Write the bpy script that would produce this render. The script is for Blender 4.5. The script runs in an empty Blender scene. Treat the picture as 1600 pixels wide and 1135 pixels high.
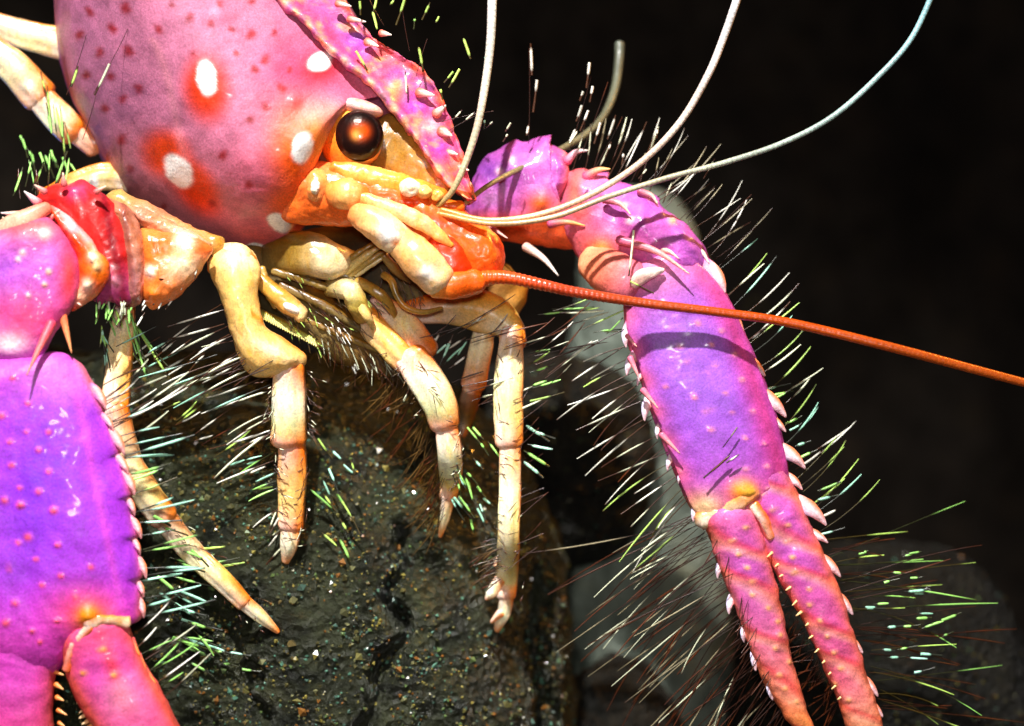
import bpy, bmesh, math, random
import numpy as np
from mathutils import Vector, Matrix, noise
from mathutils.bvhtree import BVHTree

random.seed(7); np.random.seed(7)
SC = bpy.context.scene
COL = SC.collection

# ---------------------------------------------------------------- units: 1 "u" = 0.05 mm of the animal; the frame is 8 cm wide
U = 5e-5
CAMD = 4000.0            # camera distance in u
ZOFF = 1300.0            # height of the view axis over the sea floor in u

# ---------------------------------------------------------------- camera
cd = bpy.data.cameras.new("camera"); cam = bpy.data.objects.new("camera", cd); COL.objects.link(cam)
cam.location = (0, -CAMD * U, ZOFF * U); cam.rotation_euler = (math.radians(90), 0, 0)
cd.sensor_width = 36.0; cd.lens = 36.0 * CAMD / 1600.0
cd.clip_start = 0.005; cd.clip_end = 50.0
cd.dof.use_dof = True; cd.dof.focus_distance = (CAMD - 60) * U; cd.dof.aperture_fstop = 20.0
SC.camera = cam

# ---------------------------------------------------------------- world and lamps (flash-lit close-up, dark surroundings)
w = bpy.data.worlds.new("World"); SC.world = w; w.use_nodes = True
w.node_tree.nodes["Background"].inputs[0].default_value = (0.6, 0.5, 0.7, 1)
w.node_tree.nodes["Background"].inputs[1].default_value = 0.015
SC.view_settings.view_transform = 'Standard'; SC.view_settings.look = 'None'
SC.view_settings.gamma = 1.0; SC.view_settings.use_curve_mapping = False
SC.view_settings.exposure = 0.5

def lamp(name, loc, target, size, power, color, spread=180):
    ld = bpy.data.lights.new(name, 'AREA'); ld.shape = 'DISK'; ld.size = size * U; ld.energy = power; ld.color = color; ld.spread = math.radians(spread)
    o = bpy.data.objects.new(name, ld); COL.objects.link(o)
    L = Vector((loc[0], loc[1], loc[2] + ZOFF)) * U; T = Vector((target[0], target[1], target[2] + ZOFF)) * U
    o.location = L; o.rotation_euler = (T - L).to_track_quat('-Z', 'Y').to_euler()
    return o
lamp("key_flash", (-700, -3000, 3900), (-150, 0, -260), 150, 0.112, (1.0, 0.97, 0.96), 58)
lamp("rim_warm", (2500, 900, 2600), (150, 0, 250), 500, 0.010, (1.0, 0.42, 0.06), 40)  # added orange lamp, imitates lens colour fringe on upper right edges
lamp("rim_blue", (-2300, 1100, -1050), (0, 0, 0), 700, 0.010, (0.05, 0.25, 1.0), 60)  # added blue lamp, imitates lens colour fringe on lower left edges
lamp("ring_flash", (-60, -4300, 330), (0, 0, 0), 300, 0.12, (1.0, 0.95, 0.92))

# ---------------------------------------------------------------- colours and coordinates
def lin(c):
    c = np.asarray(c, float) / 255.0
    return np.where(c <= 0.04045, c / 12.92, ((c + 0.055) / 1.055) ** 2.4)
def Q(x, y, d):
    f = 1 + d / CAMD
    return np.array([(x - 800) * f, d, (567.5 - y) * f])
def back(V):
    f = 1 + V[:, 1] / CAMD
    return V[:, 0] / f + 800, 567.5 - V[:, 2] / f
def catmull(P, n, closed=False):
    P = np.asarray(P, float); m = len(P)
    if closed:
        t = np.linspace(0, m, n, endpoint=False); i = np.floor(t).astype(int); f = (t - i)
        idx = [(i - 1) % m, i % m, (i + 1) % m, (i + 2) % m]
        a, b, c, d = (P[k] for k in idx)
    else:
        E = np.concatenate([[2 * P[0] - P[1]], P, [2 * P[-1] - P[-2]]])
        t = np.linspace(0, m - 1, n); i = np.minimum(np.floor(t).astype(int), m - 2); f = t - i
        a, b, c, d = E[i], E[i + 1], E[i + 2], E[i + 3]
    f = f.reshape(-1, *([1] * (P.ndim - 1)))
    return 0.5 * (2 * b + (c - a) * f + (2 * a - 5 * b + 4 * c - d) * f ** 2 + (3 * b - a - 3 * c + d) * f ** 3)

def fbm(V, scale, octs=4, seed=0.0):
    out = np.empty(len(V))
    for i, v in enumerate(V):
        out[i] = noise.fractal(Vector((v[0] / scale + seed, v[1] / scale + seed * 1.7, v[2] / scale - seed)), 0.9, 2.0, octs)
    return out

class MB:
    """collects shells (vertices in u, faces, linear colours) for one mesh"""
    def __init__(s): s.V = []; s.F = []; s.C = []; s.n = 0
    def add(s, V, F, C):
        V = np.asarray(V, float); C = np.asarray(C, float)
        if C.ndim == 1: C = np.tile(C, (len(V), 1))
        s.V.append(V); s.C.append(C); s.F += [tuple(i + s.n for i in f) for f in F]; s.n += len(V); return s
    def grid(s, G, C, closed=True, caps=True):
        nu, nv = G.shape[:2]; V = G.reshape(-1, 3); F = []
        for i in range(nu - 1):
            for j in range(nv if closed else nv - 1):
                a = i * nv + j; b = i * nv + (j + 1) % nv
                F.append((a, b, b + nv, a + nv))
        Cc = C.reshape(-1, 3)
        if caps:
            V = np.concatenate([V, [G[0].mean(0)], [G[-1].mean(0)]]); Cc = np.concatenate([Cc, [C[0].mean(0)], [C[-1].mean(0)]])
            k = nu * nv
            for j in range(nv):
                F.append((k, (j + 1) % nv, j)); F.append((k + 1, (nu - 1) * nv + j, (nu - 1) * nv + (j + 1) % nv))
        return s.add(V, F, Cc)
    def tube(s, cps, step=5.0, nv=20, power=2.0, cap=(1, 1), ridge=None, col=None, edge=None):
        """cps: (x, y, d, half width[, half depth[, colour]])"""
        R = []
        for c in cps:
            c = list(c); x, y, d, r = c[:4]
            rd = c[4] if len(c) > 4 and c[4] is not None else r
            cc = lin(c[5]) if len(c) > 5 else lin(col)
            f = 1 + d / CAMD
            R.append(np.concatenate([Q(x, y, d), [r * f, rd * f], cc]))
        R = np.array(R)
        L = np.linalg.norm(np.diff(R[:, :3], axis=0), axis=1).sum()
        n = max(6, int(L / step))
        S = catmull(R, n); S[:, 5:] = np.clip(S[:, 5:], 0.0, 1)
        S[:, 3:5] = np.maximum(S[:, 3:5], 0.4)
        T = np.gradient(S[:, :3], axis=0); T /= np.linalg.norm(T, axis=1)[:, None] + 1e-12
        rows = []
        def caprows(row, t, sgn):
            out = []
            for a in (75, 55, 35, 17):
                a = math.radians(a); q = row.copy(); q[:3] += t * sgn * math.sin(a) * min(row[3], row[4]) * 0.8; q[3:5] *= math.cos(a); out.append((q, t))
            return out
        if cap[0]: rows += caprows(S[0], T[0], -1)
        rows += list(zip(S, T))
        if cap[1]: rows += caprows(S[-1], T[-1], 1)[::-1]
        th = np.linspace(0, 2 * math.pi, nv, endpoint=False)
        ct, st = np.cos(th), np.sin(th)
        ex = 2.0 / power
        cx, sx = np.sign(ct) * np.abs(ct) ** ex, np.sign(st) * np.abs(st) ** ex
        if ridge is not None:
            for (a, h, wd) in ridge:
                g = 1 + h * np.exp(-((np.mod(th - math.radians(a) + math.pi, 2 * math.pi) - math.pi) / math.radians(wd)) ** 2)
                cx = cx * g; sx = sx * g
        G = np.empty((len(rows), nv, 3)); C = np.empty((len(rows), nv, 3))
        Y = np.array([0, 1.0, 0])
        eg = np.clip(np.cos(th + 0.4), 0, 1) ** 5; wg = np.clip(np.cos(th + 2.1), 0, 1) ** 4  # warm right-side and pale left-side edge light, painted into the vertex colour
        for i, (q, t) in enumerate(rows):
            n1 = np.cross(t, Y); n1 /= np.linalg.norm(n1) + 1e-9
            n2 = np.cross(n1, t)
            G[i] = q[:3] + np.outer(cx * q[3], n1) + np.outer(sx * q[4], n2); C[i] = q[5:]
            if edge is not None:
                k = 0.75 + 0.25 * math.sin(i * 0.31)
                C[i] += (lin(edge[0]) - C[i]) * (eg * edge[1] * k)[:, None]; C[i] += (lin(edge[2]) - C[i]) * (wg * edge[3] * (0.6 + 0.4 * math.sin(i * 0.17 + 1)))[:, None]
        return s.grid(G, C)
    def plate(s, outline, spine, bf, bb=None, n=150, m=20, p=2.2, col=(200, 100, 160), chaikin=2):
        """a domed shell plate with its own outline; spine: (x, y, d) line of greatest thickness"""
        O = np.array(outline, float)
        for _ in range(chaikin):
            N = np.roll(O, -1, 0); O = np.stack([0.8 * O + 0.2 * N, 0.2 * O + 0.8 * N], 1).reshape(-1, 2)
        E = np.concatenate([O, O[:1]]); L = np.concatenate([[0], np.cumsum(np.hypot(*np.diff(E, axis=0).T))])
        u = np.linspace(0, L[-1], n, endpoint=False); O = np.stack([np.interp(u, L, E[:, 0]), np.interp(u, L, E[:, 1])], 1)
        S = catmull(np.array(spine, float), 60) if len(spine) > 1 else np.tile(np.array(spine, float), (60, 1))
        k = np.argmin(((O[:, None] - S[None, :, :2]) ** 2).sum(-1), 1).astype(float)
        for _ in range(6): k = (np.roll(k, 1) + 2 * k + np.roll(k, -1)) / 4
        M = np.stack([np.interp(k, np.arange(60), S[:, j]) for j in range(3)], 1)
        Os = O.copy()
        for _ in range(40): Os = (np.roll(Os, 1, 0) + 2 * Os + np.roll(Os, -1, 0)) / 4
        bb = bf * 0.6 if bb is None else bb; f = 1 + S[:, 2].mean() / CAMD
        t = 1 - np.cos(np.linspace(0, math.pi / 2, m)); rows = []
        def row(tt, b):
            wq = min(1.0, tt * 7); Oq = O * (1 - wq) + Os * wq; xy = Oq + (M[:, :2] - Oq) * tt; h = (1 - (1 - tt) ** p) ** (1 / p)
            return np.stack([(xy[:, 0] - 800) * f, M[:, 2] + b * h, (567.5 - xy[:, 1]) * f], 1)
        for tt in t[::-1]: rows.append(row(tt, -bf))
        for tt in t[1:]: rows.append(row(tt, bb))
        G = np.array(rows); return s.grid(G, np.tile(lin(col), (*G.shape[:2], 1)), caps=False)
    def ball(s, x, y, d, rx, ry, rd, col, ang=0, n=28):
        u = np.linspace(0.04, math.pi - 0.04, n); v = np.linspace(0, 2 * math.pi, n + 8, endpoint=False)
        a = math.radians(ang)
        G = np.empty((n, n + 8, 3)); c0 = Q(x, y, d)
        for i, uu in enumerate(u):
            X = rx * math.sin(uu) * np.cos(v); Z = ry * math.cos(uu) * np.ones_like(v); Yd = rd * math.sin(uu) * np.sin(v)
            G[i, :, 0] = c0[0] + X * math.cos(a) + Z * math.sin(a); G[i, :, 2] = c0[2] - X * math.sin(a) + Z * math.cos(a); G[i, :, 1] = c0[1] + Yd
        return s.grid(G, np.tile(lin(col), (n, n + 8, 1)))
    def arrays(s): return np.concatenate(s.V), s.F, np.concatenate(s.C)
    def normals(s):
        V, F, _ = s.arrays(); N = np.zeros_like(V)
        for f in F:
            n = np.cross(V[f[1]] - V[f[0]], V[f[2]] - V[f[0]])
            for i in f: N[i] += n
        return N / (np.linalg.norm(N, axis=1)[:, None] + 1e-12)
    def paint(s, fn):
        """fn(px, py, V, C) -> C : pigment and painted light laid out over the shell"""
        V, F, C = s.arrays(); x, y = back(V); C = fn(x, y, V, C); s.V = [V]; s.C = [np.clip(C, 0, 1)]; return s
    def rough(s, amp, scale, octs=3, seed=0.0):
        V, F, C = s.arrays(); N = s.normals(); V = V + N * (amp * fbm(V, scale, octs, seed))[:, None]; s.V = [V]; s.C = [C]; return s
    def bumps(s, feats):
        """(x, y, radius, height, colour or None) on the side turned to the viewer"""
        V, F, C = s.arrays(); N = s.normals(); x, y = back(V); C = C.copy(); dv = np.zeros(len(V))
        m0 = V[:, 1] < np.median(V[:, 1])
        for (fx, fy, r, h, c) in feats:
            g = np.exp(-((x - fx) ** 2 + (y - fy) ** 2) / r ** 2) * m0
            dv += g * h
            if c is not None: C = C + (lin(c) - C) * np.clip(g * 1.3, 0, 1)[:, None]
        V = V.copy(); V[:, 1] -= dv; s.V = [V]; s.C = [C]; return s

ORG = {}
def obj(name, mb, mat, parent=None, subdiv=0):
    V, F, C = mb.arrays()
    W = V * U; W[:, 2] += ZOFF * U
    o0 = np.array(W.mean(0)); 
    me = bpy.data.meshes.new(name); me.from_pydata((W - o0).tolist(), [], F); me.update()
    b = bmesh.new(); b.from_mesh(me); bmesh.ops.recalc_face_normals(b, faces=b.faces); b.to_mesh(me); b.free()
    at = me.color_attributes.new("pigment", 'FLOAT_COLOR', 'POINT')
    at.data.foreach_set("color", np.concatenate([C, np.ones((len(C), 1))], 1).astype(np.float32).ravel())
    me.polygons.foreach_set("use_smooth", [True] * len(me.polygons))
    me.materials.append(mat)
    o = bpy.data.objects.new(name, me); COL.objects.link(o); ORG[o.name] = o0
    po = ORG[parent.name] if parent is not None else np.zeros(3)
    if parent is not None: o.parent = parent
    o.location = o0 - po
    return o
def root(name, x, y, d):
    o = bpy.data.objects.new(name, None); COL.objects.link(o)
    p = Q(x, y, d) * U; p[2] += ZOFF * U; o.location = p; o.empty_display_size = 0.005; ORG[o.name] = p; return o
def tag(o, label=None, cat=None, group=None, kind=None):
    for k, v in (("label", label), ("category", cat), ("group", group), ("kind", kind)):
        if v: o[k] = v
    return o

# ---------------------------------------------------------------- materials
def newmat(name):
    m = bpy.data.materials.new(name); m.use_nodes = True; nt = m.node_tree
    return m, nt, nt.nodes["Principled BSDF"]
def tex(nt, kind, scale_px, **kw):
    co = nt.nodes.new("ShaderNodeTexCoord"); n = nt.nodes.new(kind)
    nt.links.new(co.outputs["Object"], n.inputs["Vector"]); n.inputs["Scale"].default_value = 1.0 / (scale_px * U)
    for k, v in kw.items(): n.inputs[k].default_value = v
    return n
def shell_material(name, rough=0.3, sss=0.15, coat=0.25, mottle=0.3, bump=0.35, fine=7, spec=0.5, blotch=None):
    m, nt, p = newmat(name); L = nt.links.new
    a = nt.nodes.new("ShaderNodeAttribute"); a.attribute_name = "pigment"
    n1 = tex(nt, "ShaderNodeTexNoise", 34, Detail=6.0, Roughness=0.65)
    mr = nt.nodes.new("ShaderNodeMapRange"); mr.inputs["From Min"].default_value = 0.3; mr.inputs["From Max"].default_value = 0.7
    mr.inputs["To Min"].default_value = 1 - mottle; mr.inputs["To Max"].default_value = 1 + mottle * 0.6
    L(n1.outputs["Fac"], mr.inputs["Value"])
    mx = nt.nodes.new("ShaderNodeVectorMath"); mx.operation = 'SCALE'; L(a.outputs["Color"], mx.inputs[0]); L(mr.outputs["Result"], mx.inputs["Scale"])
    n4 = tex(nt, "ShaderNodeTexNoise", 3.2, Detail=3.0, Roughness=0.7)
    m4 = nt.nodes.new("ShaderNodeMapRange"); m4.inputs["From Min"].default_value = 0.3; m4.inputs["From Max"].default_value = 0.7; m4.inputs["To Min"].default_value = 0.72; m4.inputs["To Max"].default_value = 1.25
    L(n4.outputs["Fac"], m4.inputs["Value"])
    mx4 = nt.nodes.new("ShaderNodeVectorMath"); mx4.operation = 'SCALE'; L(mx.outputs["Vector"], mx4.inputs[0]); L(m4.outputs["Result"], mx4.inputs["Scale"])
    out = mx4.outputs["Vector"]
    if blotch:
        nb = tex(nt, "ShaderNodeTexNoise", 13, Detail=5.0, Roughness=0.6, Distortion=0.4)
        mp = nt.nodes.new("ShaderNodeMapping"); mp.inputs["Scale"].default_value = (1, 1, 0.4); vl = nb.inputs["Vector"].links[0].from_socket; L(vl, mp.inputs["Vector"]); L(mp.outputs["Vector"], nb.inputs["Vector"])
        rb = nt.nodes.new("ShaderNodeValToRGB"); rb.color_ramp.elements[0].position = 0.5; rb.color_ramp.elements[1].position = 0.68
        L(nb.outputs["Fac"], rb.inputs["Fac"])
        mb_ = nt.nodes.new("ShaderNodeMix"); mb_.data_type = 'RGBA'; mb_.blend_type = 'MULTIPLY'
        L(rb.outputs["Color"], mb_.inputs[0]); L(out, mb_.inputs[6]); mb_.inputs[7].default_value = (*blotch, 1); out = mb_.outputs[2]
    L(out, p.inputs["Base Color"])
    n2 = tex(nt, "ShaderNodeTexNoise", fine, Detail=4.0, Roughness=0.6)
    b = nt.nodes.new("ShaderNodeBump"); b.inputs["Strength"].default_value = bump; b.inputs["Distance"].default_value = 2.0 * U
    L(n2.outputs["Fac"], b.inputs["Height"]); L(b.outputs["Normal"], p.inputs["Normal"])
    mr2 = nt.nodes.new("ShaderNodeMapRange"); mr2.inputs["To Min"].default_value = rough - 0.1; mr2.inputs["To Max"].default_value = rough + 0.14
    L(n1.outputs["Fac"], mr2.inputs["Value"]); L(mr2.outputs["Result"], p.inputs["Roughness"])
    p.inputs["Specular IOR Level"].default_value = spec
    p.inputs["Subsurface Weight"].default_value = sss; p.inputs["Subsurface Radius"].default_value = (12 * U, 5 * U, 4 * U); p.inputs["Subsurface Scale"].default_value = 1.0
    p.inputs["Coat Weight"].default_value = coat; p.inputs["Coat Roughness"].default_value = 0.12
    return m
M_SHELL = shell_material("spotted_shell", rough=0.46, sss=0.05, coat=0.12, bump=0.4, fine=5, spec=0.4)
M_LEG = shell_material("leg_shell", rough=0.3, sss=0.15, coat=0.14, mottle=0.26, blotch=(0.97, 0.84, 0.50))

M_MOUTH_MATTE = shell_material("mouth_matte", rough=0.65, sss=0, coat=0, mottle=0.4, bump=0.6, spec=0.2)
M_BRISTLE = shell_material("bristle", rough=0.3, sss=0, coat=0.0, mottle=0.1, bump=0)
M_FEELER = shell_material("feeler", rough=0.3, sss=0.1, coat=0.2, mottle=0.12, bump=0.5, fine=9)

def eye_material():
    m, nt, p = newmat("eye"); a = nt.nodes.new("ShaderNodeAttribute"); a.attribute_name = "pigment"; nt.links.new(a.outputs["Color"], p.inputs["Base Color"]); p.inputs["Roughness"].default_value = 0.28; p.inputs["Specular IOR Level"].default_value = 0.3
    p.inputs["Coat Weight"].default_value = 0.4; p.inputs["Coat Roughness"].default_value = 0.1
    p.inputs["Coat Tint"].default_value = (1, .7, .4, 1)
    v = tex(nt, "ShaderNodeTexVoronoi", 5); b = nt.nodes.new("ShaderNodeBump"); b.inputs["Strength"].default_value = 0.25; b.inputs["Distance"].default_value = 1 * U
    nt.links.new(v.outputs["Distance"], b.inputs["Height"]); nt.links.new(b.outputs["Normal"], p.inputs["Normal"])
    return m
M_EYE = eye_material()

def rock_material(name, dark, light, rough=0.5, bump=0.9, spec=0.5, flecks=True):
    m, nt, p = newmat(name); L = nt.links.new
    n1 = tex(nt, "ShaderNodeTexNoise", 75, Detail=8.0, Roughness=0.62)
    r = nt.nodes.new("ShaderNodeValToRGB"); r.color_ramp.elements[0].position = 0.36; r.color_ramp.elements[1].position = 0.68
    r.color_ramp.elements[0].color = (*dark, 1); r.color_ramp.elements[1].color = (*light, 1)
    L(n1.outputs["Fac"], r.inputs["Fac"])
    out = r.outputs["Color"]
    n3 = tex(nt, "ShaderNodeTexNoise", 130, Detail=3.0)
    r3 = nt.nodes.new("ShaderNodeValToRGB"); r3.color_ramp.elements[0].position = 0.56; r3.color_ramp.elements[1].position = 0.72
    mx = nt.nodes.new("ShaderNodeMix"); mx.data_type = 'RGBA'; L(n3.outputs["Fac"], r3.inputs["Fac"]); L(r3.outputs["Color"], mx.inputs[0])
    L(out, mx.inputs[6]); mx.inputs[7].default_value = (light[0] * 1.05, light[1] * 0.95, light[2] * 0.8, 1)
    out = mx.outputs[2]
    L(out, p.inputs["Base Color"])
    n2 = tex(nt, "ShaderNodeTexNoise", 12, Detail=6.0, Roughness=0.7)
    vo = tex(nt, "ShaderNodeTexVoronoi", 15)
    ad = nt.nodes.new("ShaderNodeMath"); ad.operation = 'ADD'; L(n2.outputs["Fac"], ad.inputs[0]); L(vo.outputs["Distance"], ad.inputs[1])
    b = nt.nodes.new("ShaderNodeBump"); b.inputs["Strength"].default_value = bump; b.inputs["Distance"].default_value = 14 * U
    L(ad.outputs[0], b.inputs["Height"]); L(b.outputs["Normal"], p.inputs["Normal"])
    p.inputs["Roughness"].default_value = rough; p.inputs["Specular IOR Level"].default_value = spec
    return m
M_ROCK = rock_material("olive_rock", (0.005, 0.0065, 0.0028), (0.042, 0.048, 0.022), rough=0.36, spec=0.4, bump=1.0)
M_ROCKD = rock_material("brown_rock", (0.003, 0.003, 0.002), (0.015, 0.014, 0.009), rough=0.55, spec=0.25)
M_PALE = rock_material("pale_stone", (0.11, 0.135, 0.105), (0.22, 0.26, 0.21), rough=0.75, bump=0.4, spec=0.2)
M_WALL = rock_material("cave_rock", (0.015, 0.0112, 0.008), (0.060, 0.046, 0.034), rough=0.8, bump=0.5, spec=0.2)
M_SAND = rock_material("sand", (0.03, 0.025, 0.02), (0.06, 0.05, 0.04), rough=0.9, bump=0.5, spec=0.1)
M_GRAIN = shell_material("mineral_grain", rough=0.2, sss=0, coat=0.6, mottle=0.1, bump=0)

# ---------------------------------------------------------------- setting: cave wall, sea floor, rocks
def sheet(name, P, nx, ny, mat, amp, sc, seed):
    (a, b, c, d) = [np.array(p, float) for p in P]
    uu, vv = np.meshgrid(np.linspace(0, 1, nx), np.linspace(0, 1, ny), indexing='ij')
    G = (a[None, None] * ((1 - uu) * (1 - vv))[..., None] + b * (uu * (1 - vv))[..., None] + c * (uu * vv)[..., None] + d * ((1 - uu) * vv)[..., None])
    V = G.reshape(-1, 3); n = np.cross(b - a, d - a); n = n / np.linalg.norm(n)
    V = V + n * (amp * fbm(V, sc, 5, seed))[:, None]
    mb = MB(); mb.grid(V.reshape(nx, ny, 3), np.tile(lin((60, 55, 50)), (nx, ny, 1)), closed=False, caps=False)
    return tag(obj(name, mb, mat), kind='structure'), mb
WALL, wall_mb = sheet("cave_wall", [(-4200, 900, -1500), (7500, 7800, -1500), (7500, 7800, 4800), (-4200, 900, 3800)], 120, 60, M_WALL, 160, 700, 3)
sheet("sea_floor", [(-6000, -6000, -ZOFF), (6000, -6000, -ZOFF), (7500, 8400, -ZOFF), (-6000, 8400, -ZOFF)], 90, 70, M_SAND, 50, 500, 5)

def boulder(x, y, d, a, b, c, n=180, power=2.6, amp=22, sc=170, seed=1.0, crack=None):
    u = np.linspace(0.02, math.pi - 0.02, n); v = np.linspace(0, 2 * math.pi, int(n * 1.4), endpoint=False)
    uu, vv = np.meshgrid(u, v, indexing='ij')
    D = np.stack([np.sin(uu) * np.cos(vv), np.sin(uu) * np.sin(vv), np.cos(uu)], -1).reshape(-1, 3)
    k = (np.abs(D) ** power).sum(1) ** (-1 / power)
    V = D * k[:, None] * np.array([a, c, b]) + Q(x, y, d)
    V = V + D * (amp * fbm(V, sc, 6, seed) + 0.25 * amp * fbm(V, sc * 0.16, 4, seed + 4))[:, None]
    if crack:
        px, py = back(V); nz = fbm(V, 60, 3, seed + 9) * 22
        for (pts, dep, wd) in crack:
            pts = np.array(pts, float); best = np.full(len(V), 1e9)
            for p, q in zip(pts[:-1], pts[1:]):
                e = q - p; t = np.clip(((px - p[0]) * e[0] + (py - p[1]) * e[1]) / (e @ e), 0, 1)
                best = np.minimum(best, np.hypot(px + nz - p[0] - t * e[0], py - p[1] - t * e[1]))
            V[:, 1] += dep * np.exp(-(best / wd) ** 2) * (D[:, 1] < 0)
    mb = MB(); m = len(v); mb.grid(V.reshape(n, m, 3), np.tile(lin((60, 55, 40)), (n, m, 1)))
    return mb
def grains(mb, n, xr, yr, parent, dens=None, size=(1.2, 3.6)):
    V, F, C = mb.arrays(); bv = BVHTree.FromPolygons([Vector(v) for v in V], F)
    out = MB(); camp = Vector((0, -CAMD, 0)); k = 0
    pal = [(104, 100, 56), (84, 104, 60), (132, 122, 60), (70, 96, 84), (84, 80, 46), (70, 70, 44), (96, 84, 50), (110, 110, 74), (120, 80, 36), (80, 120, 100)]
    while k < n:
        x = random.uniform(*xr); y = random.uniform(*yr)
        q = Q(x, y, 0); p, nn, i, dist = bv.ray_cast(camp, (Vector(q) - camp).normalized())
        k += 1
        if p is None: continue
        if noise.noise(Vector((x / 60, y / 60, 3.3))) < random.uniform(-0.6, 0.25): continue
        r = random.uniform(*size) * (2.0 if random.random() < 0.06 else 1)
        ax = [Vector((random.gauss(0, 1), random.gauss(0, 1), random.gauss(0, 1))).normalized() for _ in range(3)]
        b = [ax[0], ax[0].cross(ax[1]).normalized()]; b.append(b[0].cross(b[1]))
        s = [r * random.uniform(.6, 1.3) for _ in range(3)]
        vs = [np.array(p + b[j] * s[j] * sg) for j in range(3) for sg in (1, -1)]
        out.add(np.array(vs), [(0, 2, 4), (2, 1, 4), (1, 3, 4), (3, 0, 4), (2, 0, 5), (1, 2, 5), (3, 1, 5), (0, 3, 5)], lin(random.choice(pal)))
    o = obj("grain_specks", out, M_GRAIN, parent); o["kind"] = "stuff"
    for pl in o.data.polygons: pl.use_smooth = False
    return o
grains(wall_mb, 150, (560, 1600), (0, 800), WALL, size=(3, 9))  # grains on the wall stand in for specks drifting in dark water
rock_mb = boulder(250, 1390, 640, 750, 960, 650, n=400, seed=1.3, amp=30, sc=170, power=4.2,
    crack=[([(625, 830), (615, 940), (630, 990), (580, 1080), (560, 1200)], 75, 10), ([(840, 900), (838, 1020), (850, 1200)], 80, 13), ([(400, 930), (380, 1030), (420, 1135)], 40, 8), ([(330, 640), (420, 600)], 25, 20)])
rock = tag(obj("rock", rock_mb, M_ROCK), "large dark olive rock with glinting grains under the lobster's legs", "rock")
grains(rock_mb, 6500, (-20, 900), (590, 1140), rock, size=(1.4, 4.2))
_V, _F, _C = rock_mb.arrays(); ROCKBVH = BVHTree.FromPolygons([Vector(v) for v in _V], _F)
def rockd(x, y, lift=6):
    p = ROCKBVH.ray_cast(Vector((0, -CAMD, 0)), (Vector(Q(x, y, 0)) - Vector((0, -CAMD, 0))).normalized())[0]
    return (p.y - lift) if p is not None else 150.0

mb = boulder(850, 720, 600, 190, 190, 150, n=140, seed=4.1, amp=16, sc=110)
r2 = tag(obj("rock", mb, M_ROCKD), "black rounded rock in shadow between the walking legs and the far claw", "rock")  # shadow on this rock is put into its darker material
grains(mb, 500, (790, 1040), (560, 900), r2, size=(1, 2.6))
mb = boulder(1385, 1300, 620, 290, 530, 240, n=150, seed=6.2, amp=24, sc=150)
r3 = tag(obj("rock", mb, M_ROCKD), "dim brown rock behind the pincer tips of the far claw", "rock")
grains(mb, 700, (1080, 1600), (820, 1140), r3, size=(1.2, 2.8))
mb = boulder(960, 1400, 520, 140, 420, 140, n=110, seed=8.2, amp=16, sc=120)
r4 = tag(obj("rock", mb, M_ROCKD), "small dark rock at the foot of the tall blurred pale stone", "rock")
mb = boulder(1010, 976, 800, 152, 815, 170, n=170, seed=2.2, amp=22, sc=200, power=2.8)
tag(obj("stone", mb, M_PALE), "tall blurred pale stone behind the wrist and bristles of the slender far claw", "stone")

# ---------------------------------------------------------------- the lobster
LOB = tag(root("reef_lobster", 450, 620, 60), "purple and orange reef lobster with white spots, long feelers and bristly claws", "lobster")
PURPLE = (176, 84, 205); PINK = (232, 92, 140); ORANGE = (240, 110, 30); RED = (205, 40, 20); PALE = (250, 205, 150); CREAM = (238, 205, 130); OLIVE = (150, 112, 40)

def mix(C, c, g): return C + (lin(c) - C) * np.clip(g, 0, 1)[:, None]
def gau(x, y, cx, cy, rx, ry=None, ang=0, sharp=1.0):
    ry = ry or rx; a = math.radians(ang); X = (x - cx) * math.cos(a) + (y - cy) * math.sin(a); Yy = -(x - cx) * math.sin(a) + (y - cy) * math.cos(a)
    r2 = (X / rx) ** 2 + (Yy / ry) ** 2
    return np.exp(-r2 ** sharp)

# --- carapace
def station(M, R, F, sides=None, dep=(70, -60, -118, -100, -40, 25), dd=0):
    M, R, F = map(np.array, (M, R, F))
    s = sides or [M + (R - M) * t for t in (0.25, 0.5, 0.77)]
    pts = [(M[0] + 40, M[1] - 30, 190 + dd), (M[0], M[1], dep[0] + dd)] + [(p[0], p[1], dep[i + 1] + dd) for i, p in enumerate(s)] + \
          [(R[0], R[1], dep[4] + dd), (F[0], F[1], dep[5] + dd), (F[0] - 30, F[1] + 20, 190 + dd)]
    return [Q(*p) for p in pts]
ST = [station((78, -260), (190, -320), (330, -330)), station((86, -70), (330, -160), (440, -170)), station((100, 100), (440, 0), (530, 0)),
      station((148, 215), (500, 68), (585, 75)), station((212, 318), (540, 112), (625, 100)),
      station((300, 370), (562, 140), (660, 130), [(378, 325), (436, 255), (512, 180)]),
      station((405, 393), (572, 152), (672, 145), [(438, 362), (470, 288), (520, 190)], dep=(60, -20, -88, -84, -38, 25)),
      station((432, 388), (574, 156), (676, 150), [(458, 352), (484, 285), (522, 195)], dep=(70, 10, -60, -66, -30, 30)),
      station((425, 380), (570, 160), (672, 155), [(450, 345), (476, 283), (518, 200)], dep=(90, 60, 20, 10, 10, 60))]
G = np.array(ST)
G = catmull(G, 240); G = np.array([catmull(r, 230, closed=True) for r in G])
car = MB(); car.grid(G, np.tile(lin((192, 112, 142)), (240, 230, 1)))
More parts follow.
